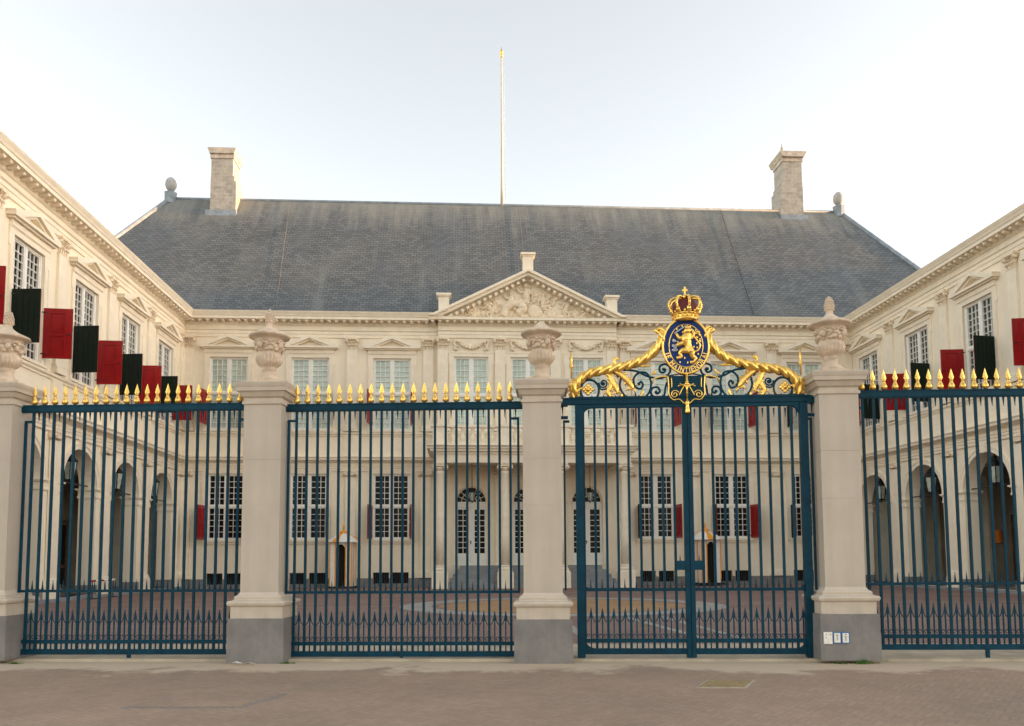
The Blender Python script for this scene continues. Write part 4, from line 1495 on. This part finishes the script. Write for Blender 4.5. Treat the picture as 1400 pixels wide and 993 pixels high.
for s in (-1, 1):
    sc = MB()
    T_ = .0145
    # coordinates are written for the left half (x < 675) and mirrored
    ring_ = [q(180 + 48 * math.cos(a), 576 + 54 * math.sin(a)) for a in [2 * pi * k / 28 for k in range(28)]]
    sc.tube(mir(ring_, s), .016, 8, closed=True)
    sc.tube(mir(spiral(251, 541, 24, 5, R(190), -1.6), s), .011, 7)
    sc.tube(mir(spline([q(228, 560), q(240, 572), q(262, 570), q(285, 560), q(290, 520), q(262, 480)]), s), .012, 7)
    # large C scroll with inner volute
    sc.tube(mir(spline([q(300, 470), q(340, 500), q(336, 560), q(365, 610), q(425, 632), q(480, 600), q(497, 545), q(478, 495), q(438, 488), q(408, 518), q(415, 560), q(442, 572), q(455, 552), q(445, 535), q(434, 546)], 7), s), T_, 7)
    sc.tube(mir(spline([q(190, 470), q(285, 480), q(330, 510)]), s), .012, 7)
    # long upper stem ending in the volute beside the oval
    sc.tube(mir(spline([q(330, 470), q(420, 480), q(480, 508), q(545, 518), q(588, 498), q(596, 465), q(572, 446), q(545, 456), q(543, 482), q(562, 490), q(572, 476), q(562, 468)], 7), s), T_, 7)
    # S scroll against the shield
    sc.tube(mir(spline([q(585, 530), q(572, 560), q(560, 610), q(525, 622), q(497, 600), q(503, 570), q(530, 565), q(541, 585), q(528, 598), q(518, 590)], 7), s), T_, 7)
    for x, y in ((251, 541), (434, 546), (562, 473), (521, 590)):
        p = q(x, y)
        sc.ell((s * p.x, 0, p.z), (.022, .022, .022), 8, 6)
    sc.tube(mir([q(560, 517), q(585, 508), q(640, 498), q(676, 505)], s), .009, 6)
    sc.build('scrollwork', TEAL, ov)
    # gilded rope garland
    g = MB()
    path = spline([q(538, 262), q(556, 268), q(560, 300), q(548, 335), q(505, 388), q(450, 424), q(390, 446), q(320, 462), q(250, 474), q(190, 486), q(140, 512), q(108, 552), q(97, 600), q(104, 628)], 14)
    path = mir(path, s)
    nP = len(path)
    rad = [.020 + .032 * min(1, k / 30) * (1 if k < nP - 30 else max(.15, (nP - k) / 30)) for k in range(nP)]
    tw = lambda t, d: .62 + .72 * abs(math.cos(1.5 * t - s * d * 24)) ** .6
    g.tube(path, rad, 24, twist=tw)
    g.build('garland', GOLD, ov)
    def leaf_(pts, r, lobes=4):
        lf = MB()
        P = mir(spline(pts, 6), s)
        n = len(P)
        lf.tube(P, [r * (.35 + 1.1 * math.sin(pi * min(1, (k + 1.5) / n) * .95)) * (1 if k < n - 1 else .2) for k in range(n)], 8, flat=.55)
        for j in range(1, lobes + 1):
            k = int(n * j / (lobes + 1))
            d = (P[min(k + 1, n - 1)] - P[k - 1]).normalized()
            nrm = Vector((d.z, 0, -d.x))
            for sg in (-1, 1):
                lf.tube([P[k], P[k] + nrm * sg * r * 1.7 + d * r * .6, P[k] + nrm * sg * r * 2.2 + d * r * 2.0], [r * .6, r * .5, r * .1], 6, flat=.6)
        lf.build('acanthus_leaf', GOLD, ov)
    leaf_([q(285, 468), q(330, 490), q(372, 525), q(398, 562), q(392, 578)], .03, 5)          # diagonal leaf below the rope
    leaf_([q(262, 490), q(285, 505), q(300, 540), q(318, 575), q(322, 600)], .026, 4)         # hanging acanthus
    leaf_([q(300, 520), q(285, 560), q(275, 590), q(292, 625)], .024, 4)
    leaf_([q(325, 545), q(318, 560), q(330, 580)], .022, 2)
    leaf_([q(140, 560), q(118, 575), q(104, 610)], .026, 3)
    leaf_([q(100, 515), q(86, 560), q(96, 610)], .026, 4)
    leaf_([q(235, 560), q(228, 590), q(222, 625)], .010, 1)
    leaf_([q(350, 585), q(345, 610), q(350, 628)], .012, 2)
    leaf_([q(455, 575), q(450, 600), q(435, 625)], .012, 2)
    leaf_([q(425, 452), q(470, 455), q(512, 448)], .011, 1)
    leaf_([q(495, 500), q(515, 492), q(525, 470)], .011, 1)
    leaf_([q(150, 615), q(180, 628), q(205, 612)], .010, 1)
    leaf_([q(70, 600), q(85, 592), q(104, 605)], .012, 1)
    leaf_([q(318, 455), q(308, 430), q(318, 412), q(333, 418)], .016, 1)                       # crest curl on the rope
    leaf_([q(550, 290), q(535, 280), q(528, 268), q(540, 262)], .017, 1)
    rs = MB()
    c = q(170, 573)
    for a in range(8):
        t_ = a * pi / 4
        rr = .052 if a % 2 == 0 else .036
        rs.ell((s * c.x + rr * math.cos(t_), -.01, c.z + rr * math.sin(t_)), (.03, .015, .03), 7, 5)
    rs.ell((s * c.x, -.022, c.z), (.03, .025, .03), 8, 6)
    rs.build('rosette', GOLD, ov)
    fn = MB().lathe([(.012, 0), (.012, .12), (.026, .15), (.026, .17), (.014, .2), (.018, .24), (.003, .38)], n=10)
    p = q(86, 505)
    fn.build('needle_finial', GOLD, ov, (s * p.x, 0, p.z - .02))
# shield below the oval
cs_ = MB()
half = [(0, 512), (100, 512), (96, 570), (92, 610), (70, 632), (42, 634), (20, 650), (0, 660)]
outl = [q(675 + x, y) for x, y in half] + [q(675 - x, y) for x, y in half[-2:0:-1]]
cs_.prism([(p.x, p.z) for p in outl], 'y', -.055, -.015)
cart = cs_.build('cartouche', TEAL, ov)
gd = MB()
for s in (-1, 1):
    gd.tube(mir(spline([q(770, 512, -.058), q(766, 565, -.058), q(766, 605, -.058), q(745, 634, -.058), q(715, 632, -.058), q(693, 650, -.058), q(676, 660, -.058)], 6), s), .009, 6)
    gd.tube(mir(spline([q(752, 520, -.058), q(750, 560, -.058), q(752, 572, -.058)], 5), s), .006, 6)
    gd.tube(mir([p + Vector((0, -.058, 0)) for p in spiral(736, 607, 22, 4, R(200), 1.5)], s), .008, 6)
    gd.tube(mir(spline([q(714, 612, -.058), q(700, 585, -.058), q(690, 565, -.058), q(705, 560, -.058), q(720, 566, -.058)], 5), s), .009, 6)
    gd.tube(mir([q(770, 514, -.05), q(800, 512, -.03), q(838, 520, -.01), q(850, 548, 0)], s), .012, 6)
gd.tube([q(676, 503, -.07), q(676, 640, -.07)], [.018, .012], 8)
for y, r in ((503, .026), (545, .024), (556, .036), (568, .024), (600, .018), (650, .020)):
    p = q(676, y, -.07)
    gd.ell(p, (r, r * .8, r * .7), 10, 6)
for k in range(-2, 3):
    gd.tube([q(676, 575, -.07), q(676 + 18 * k, 560 - 4 * abs(k), -.075)], [.012, .004], 6)
p = q(676, 655)
gd.lathe([(.014, .04), (.03, .02), (.032, -.01), (.022, -.03), (.03, -.05), (.036, -.11), (.034, -.13)], p.x, -.07, p.z, 14)
gd.build('gilt_ornament', GOLD, cart)

# oval with the arms
oc = q(677, 357)
def oval(a, b, n=48):
    return [(a * math.cos(2 * pi * k / n), b * math.sin(2 * pi * k / n)) for k in range(n)]
ob = MB().prism(oval(.298, .368), 'y', -.05, .03).build('arms_medallion', BLUE, ov, (oc.x, 0, oc.z))
rim = MB()
rim.tube([(x, -.045, z) for x, z in oval(.303, .373)], .017, 8, closed=True)
rim.tube([(x, -.052, z) for x, z in oval(.222, .287)], .007, 6, closed=True)
rim.build('gilt_rim', GOLD, ob)
lt = MB()
word = 'JE MAINTIENDRAI'
n = len(word)
dg = bpy.context.evaluated_depsgraph_get()
widths = {'I': .5, ' ': .6, 'J': .7, 'M': 1.25, 'N': 1.05, 'A': 1.0, 'D': 1.0, 'R': .95, 'E': .85, 'T': .9}
tot = sum(widths[c] for c in word)
ea, eb = .262, .328
arc = [R(195 + 148 * k / 200) for k in range(201)]
cum = [0]
for k in range(200):
    cum.append(cum[-1] + math.hypot(ea * (math.cos(arc[k + 1]) - math.cos(arc[k])), eb * (math.sin(arc[k + 1]) - math.sin(arc[k]))))
run = 0
for ch in word:
    wd = widths[ch]
    if ch != ' ':
        tgt = cum[-1] * (run + wd / 2) / tot
        k = min(range(201), key=lambda i: abs(cum[i] - tgt))
        a = arc[k]
        pc = (ea * math.cos(a), eb * math.sin(a))
        tx, tz = -ea * math.sin(a), eb * math.cos(a)
        l = math.hypot(tx, tz)
        tx, tz = tx / l, tz / l
        fc = bpy.data.curves.new('letter', 'FONT')
        fc.body = ch
        fc.size = .092
        fc.align_x = 'CENTER'
        fc.extrude = .004
        fc.offset = .0012
        fo = bpy.data.objects.new('letter', fc)
        COL.objects.link(fo)
        me = bpy.data.meshes.new_from_object(fo)
        bpy.data.objects.remove(fo)
        xw = max(v.co.x for v in me.vertices) - min(v.co.x for v in me.vertices)
        kx = min(1.15, .80 * cum[-1] * wd / tot / xw) if ch not in 'I' else 1
        vs = [(pc[0] + v.co.x * kx * tx - (v.co.y - .032) * tz, -.054 - v.co.z, pc[1] + v.co.x * kx * tz + (v.co.y - .032) * tx) for v in me.vertices]
        lt.add(vs, [tuple(p.vertices) for p in me.polygons])
    run += wd
lt.build('motto_lettering', GOLD, ob)
ln = MB()
def lp(x, y, o=-.06):
    return Vector(((x - 395) / 516, o, -(y - 470) / 516 + .0))
def limb(pts, rr, n=8):
    P = spline([lp(*p) for p in pts], 5)
    m_ = len(P)
    k = len(rr) - 1
    ln.tube(P, [rr[min(int(i / (m_ - 1) * k), k - 1)] * (1 - (i / (m_ - 1) * k) % 1) + rr[min(int(i / (m_ - 1) * k) + 1, k)] * ((i / (m_ - 1) * k) % 1) if i < m_ - 1 else rr[-1] for i in range(m_)], n, flat=.7)
limb([(412, 385), (398, 425), (408, 470), (425, 520)], [.062, .072, .052, .058], 10)
ln.ell(lp(404, 372, -.075), (.052, .04, .048), 12, 8)                       # head
ln.ell(lp(380, 382, -.08), (.03, .025, .022), 8, 6)                         # muzzle
for k in range(12):                                                        # mane tufts
    a = R(-60 + 20 * k)
    ln.ell(lp(412 + 34 * math.cos(a), 392 + 34 * math.sin(a), -.07), (.022, .02, .03), 7, 5, 0, -a)
limb([(385, 408), (352, 418), (332, 392), (322, 378)], [.034, .026, .02, .022])
limb([(382, 448), (345, 462), (318, 472), (300, 468)], [.034, .028, .02, .024])
limb([(415, 505), (372, 505), (352, 525), (362, 548), (328, 556)], [.05, .042, .026, .02, .024])
limb([(432, 515), (438, 545), (458, 560), (446, 582), (420, 588)], [.05, .036, .024, .02, .024])
limb([(438, 518), (478, 502), (490, 465), (466, 430), (450, 405), (462, 380), (486, 378)], [.014, .013, .013, .013, .013, .014, .022])
for dx, dy in ((482, 385), (488, 398), (460, 390), (490, 440), (470, 415)):
    ln.ell(lp(dx, dy), (.016, .014, .026), 7, 5, 0, random.uniform(-1, 1))
for x in (396, 406, 416, 426):                                              # small crown on the lion
    ln.tube([lp(x, 345, -.07), lp(x - 2, 326, -.07)], [.01, .003], 5)
ln.box((390 - 395) / 516, (430 - 395) / 516, -.085, -.055, -(350 - 470) / 516, -(342 - 470) / 516)
for bx, by in ((335, 355), (372, 336), (462, 365), (490, 428), (468, 455), (476, 530), (384, 556), (352, 585), (404, 588), (310, 430), (440, 400), (340, 445), (448, 480), (470, 485)):
    p = lp(bx, by)
    ln.box(p.x - .007, p.x + .007, -.062, -.05, p.z - .012, p.z + .012)
ln.build('lion', GOLD, ob)
sw = MB()
sw.tube([lp(318, 388, -.085), lp(408, 326, -.085)], [.011, .006], 6, flat=.5)
for k in range(-2, 3):
    sw.tube([lp(300, 470 + 3 * k, -.085), lp(330, 488 + 7 * k, -.085)], [.004, .006], 5)
sw.ell(lp(318, 500, -.06), (.042, .012, .022), 10, 6)
sw.ell(lp(316, 438, -.06), (.030, .012, .02), 10, 6)
sw.build('sword_and_arrows', SILVER, ob)

# crown
cz = 4.445
cw = MB()
cw.lathe([(.155, 0), (.165, .01), (.165, .03), (.158, .035), (.162, .075), (.172, .08), (.172, .095), (.16, .1)], 0, 0, cz, 32)
rnd = random.Random(9)
for k in range(16):
    a = 2 * pi * k / 16
    cw.ell((.167 * math.cos(a), .167 * math.sin(a), cz + .055), (.014, .014, .014 if k % 2 else .02), 7, 5)
    cw.ell((.172 * math.cos(a + .2), .172 * math.sin(a + .2), cz + .112), (.018, .018, .022), 7, 5)
for k in range(8):
    a = 2 * pi * k / 8 + pi / 8 * 0 + .1
    ca, sa = math.cos(a), math.sin(a)
    P = spline([(.165 * ca, .165 * sa, cz + .09), (.205 * ca, .205 * sa, cz + .17), (.215 * ca, .215 * sa, cz + .24), (.17 * ca, .17 * sa, cz + .305), (.08 * ca, .08 * sa, cz + .318), (.0, .0, cz + .29)], 6)
    cw.tube(P, .017, 7)
    for i in range(2, len(P) - 3, 3):
        cw.ell(P[i] + Vector((ca, sa, .3)) * .014, (.012, .012, .012), 6, 4)
    cw.ell((.18 * ca, .18 * sa, cz + .135), (.032, .032, .04), 8, 5)
cw.ell((0, 0, cz + .335), (.035, .035, .032), 10, 8)
cw.box(-.012, .012, -.008, .008, cz + .36, cz + .475).box(-.036, .036, -.0085, .0085, cz + .415, cz + .438)
crn = cw.build('crown', GOLD, ov, (.012, -.01, -.03))
MB().lathe([(.15, .05), (.165, .12), (.17, .2), (.14, .265), (.07, .29), (.01, .29)], 0, 0, cz, 24).build('velvet_cap', CROWNRED, crn)

# ------------------------------------------------------------------ added row of unseen houses, far off to the right of the frame, to keep the low sun off the street and court
hb = ['red brick', 'pale plastered', 'brown brick', 'grey plastered', 'dark brick', 'white plastered']
hc = [(.22, .09, .06), (.5, .46, .4), (.17, .1, .07), (.36, .36, .36), (.11, .07, .06), (.62, .6, .56)]
hm_ = [mat('house_front_%s' % n_.replace(' ', '_'), c_, .85, amt=.12, scale=.6) for n_, c_ in zip(hb, hc)]
TILE = mat('red_roof_tile', (.20, .08, .05), .8, amt=.2, scale=1)
wdm = MB().box(-.08, .0, -.55, .55, 0, 1.9, 0).box(-.1, -.08, -.6, .6, -.08, 0, 1).box(-.1, -.08, -.6, .6, 1.9, 2.0, 1).box(-.1, -.08, -.03, .03, 0, 1.9, 1).mesh('window', [DARKPANE, WHITE])
for i in range(12):
    k = i % 6
    hh = 18.6 + (i * 7 % 5) * .35
    t = thing('sun_blocker_house', '%s house, %s half of the off-frame row added to block the sun' % (hb[k], 'nearer' if i < 6 else 'farther'), 'house', (120, -58 + i * 13, 0), 0, 'houses added to block the sun')
    MB().box(0, 12, -6.5, 6.49, 0, hh).build('wall', hm_[k], t)
    MB().prism([(-.3, hh), (12.3, hh), (6, hh + 4.2)], 'y', -6.5, 6.49).build('roof', TILE, t)
    for fl in range(5):
        for c_ in range(4):
            inst('window', wdm, t, (0, -4.7 + c_ * 3.1, 1 + fl * 3.5))

# ------------------------------------------------------------------ small things
def plate(s, z, w_, h, rim_, label, marks):
    t = thing('pier_plate', label, 'plate', fp(s, -.343, z), FA, 'small plates on the pier plinth')
    if rim_:
        MB().box(-w_ / 2, w_ / 2, -.012, 0, 0, h).build('border', PLATEB, t)
        MB().box(-w_ / 2 + .012, w_ / 2 - .012, -.016, -.012, .012, h - .012).build('face', PLATEW, t)
    else:
        MB().box(-w_ / 2, w_ / 2, -.016, 0, 0, h).build('face', PLATEW, t)
    f = MB()
    for x, zz, a, b in marks:
        f.box(x - a / 2, x + a / 2, -.0185, -.0165, zz - b / 2, zz + b / 2)
    f.build('printed_marks', MARK, t)
plate(4.575, .245, .105, .145, False, 'plain white enamel plate, leftmost of three on the grey pier plinth', [(-.025, .115, .014, .016), (.03, .115, .014, .02), (-.025, .075, .014, .014), (0, .01, .014, .01)])
plate(4.687, .25, .098, .14, True, 'white plate with blue border and yellowish mark, middle of the three plates', [(0, .105, .04, .01), (0, .07, .014, .06)])
plate(4.790, .25, .098, .14, True, 'white plate with blue border and reddish mark, rightmost of the three plates', [(0, .11, .02, .02), (0, .06, .014, .06), (0, .085, .04, .008)])
def cover(pts, label, mt, name, frame):
    z = .004
    c = sum((Vector(p) for p in pts), Vector((0, 0))) / 4
    t = thing(name, label, 'utility cover', (c.x, c.y, 0))
    P = [Vector(p) - c for p in pts]
    MB().prism([(p.x, p.y) for p in P], 'z', -.03, .006).build('frame', frame, t)
    MB().prism([(p.x * .92, p.y * .92) for p in P], 'z', -.03, .010).build('lid', mt, t)
cover([(2.62, 8.86), (3.13, 8.80), (2.86, 8.30), (2.36, 8.36)][:4], 'small brassy square cover in a pale frame set in the street before the gate', BRASS, 'street_cover', PALESTONE)
cover([(-2.70, 8.42), (-1.72, 8.34), (-1.98, 7.62), (-3.06, 7.70)], 'large paved manhole lid outlined in the street at the lower left', STREET, 'manhole_lid', PLINTH)
def tuft(s, off, n, h, label):
    rnd = random.Random(int(s * 100))
    f = MB()
    for i in range(n):
        a = rnd.uniform(0, 2 * pi)
        r = abs(rnd.gauss(0, .05))
        x, y = r * 1.6 * math.cos(a), r * .5 * math.sin(a)
        hh = h * rnd.uniform(.4, 1) * max(.3, 1 - r * 7)
        lx, ly = rnd.uniform(-.05, .05), rnd.uniform(-.03, .01)
        f.add([(x - .004, y, 0), (x + .004, y, 0), (x + lx * .6 + .003, y + ly * .6, hh * .7), (x + lx, y + ly, hh), (x + lx * .6 - .003, y + ly * .6, hh * .7)], [(0, 1, 2, 3, 4)])
    o = f.build('grass_tuft', GRASS, None, fp(s, off, .002))
    tag(o, label, 'grass tuft', 'weeds at the pier feet')
tuft(4.99, -.37, 120, .075, 'green weed tuft at the right end of the plated pier foot')
tuft(4.72, -.36, 60, .03, 'tiny green weed under the plates on the pier')
tuft(-2.22, -.34, 60, .04, 'low weed at the right corner of the left pier foot')
tuft(5.35, -.1, 60, .03, 'low weed under the right end railing beside the pier')
tuft(-5.75, -.36, 90, .03, 'flat weeds along the foot of the leftmost pier')
pp = MB()
rnd = random.Random(4)
gx = [[(i * .05 - .16 + rnd.uniform(-.01, .01), j * .03 - .03, abs(rnd.gauss(.012, .02))) for j in range(3)] for i in range(7)]
for i in range(6):
    for j in range(2):
        pp.add([gx[i][j], gx[i + 1][j], gx[i + 1][j + 1], gx[i][j + 1]], [(0, 1, 2, 3)])
tag(pp.build('paper_scrap', PAPER, None, fp(-2.72, -.47, .006), -.15), 'scrap of white paper lying at the foot of the second pier', 'litter')
t = thing('orange_light_panel', 'small orange panel standing in for orange light in the right arcade', 'light stand-in panel', (XR + 4.17, D - 4.5, 1.9))
MB().box(-.12, .0, -.22, .22, 0, .55).build('body', ORANGE, t)  # orange paint stands in for light here
MB().box(-.135, -.12, -.17, .17, .06, .49).build('door', ORANGE, t)
t = thing('litter_bin', 'black bin standing in the left arcade between two piers', 'bin', (XL - 1.2, 28.6, .12))
MB().lathe([(.22, 0), (.27, .85), (.29, .87), (.29, .93)], n=16).build('body', IRON, t)
MB().lathe([(.29, .93), (.25, 1.02), (.06, 1.06)], n=16).build('lid', IRON, t)
t = thing('barrier_pole', 'red and white striped barrier pole across the left arcade foot', 'barrier', (XL + .62, 29.2, 0))
f = MB()
for i in range(6):
    f.cyl((0, i * .32, .62), (0, (i + 1) * .32, .62), .035, 8, i % 2)
f.build('pole', [RED, WHITE], t)
for yy in (.1, 1.8):
    MB().cyl((0, yy, 0), (0, yy, .58), .02, 8).box(-.15, .15, yy - .1, yy + .1, 0, .03).build('stand', IRON, t)
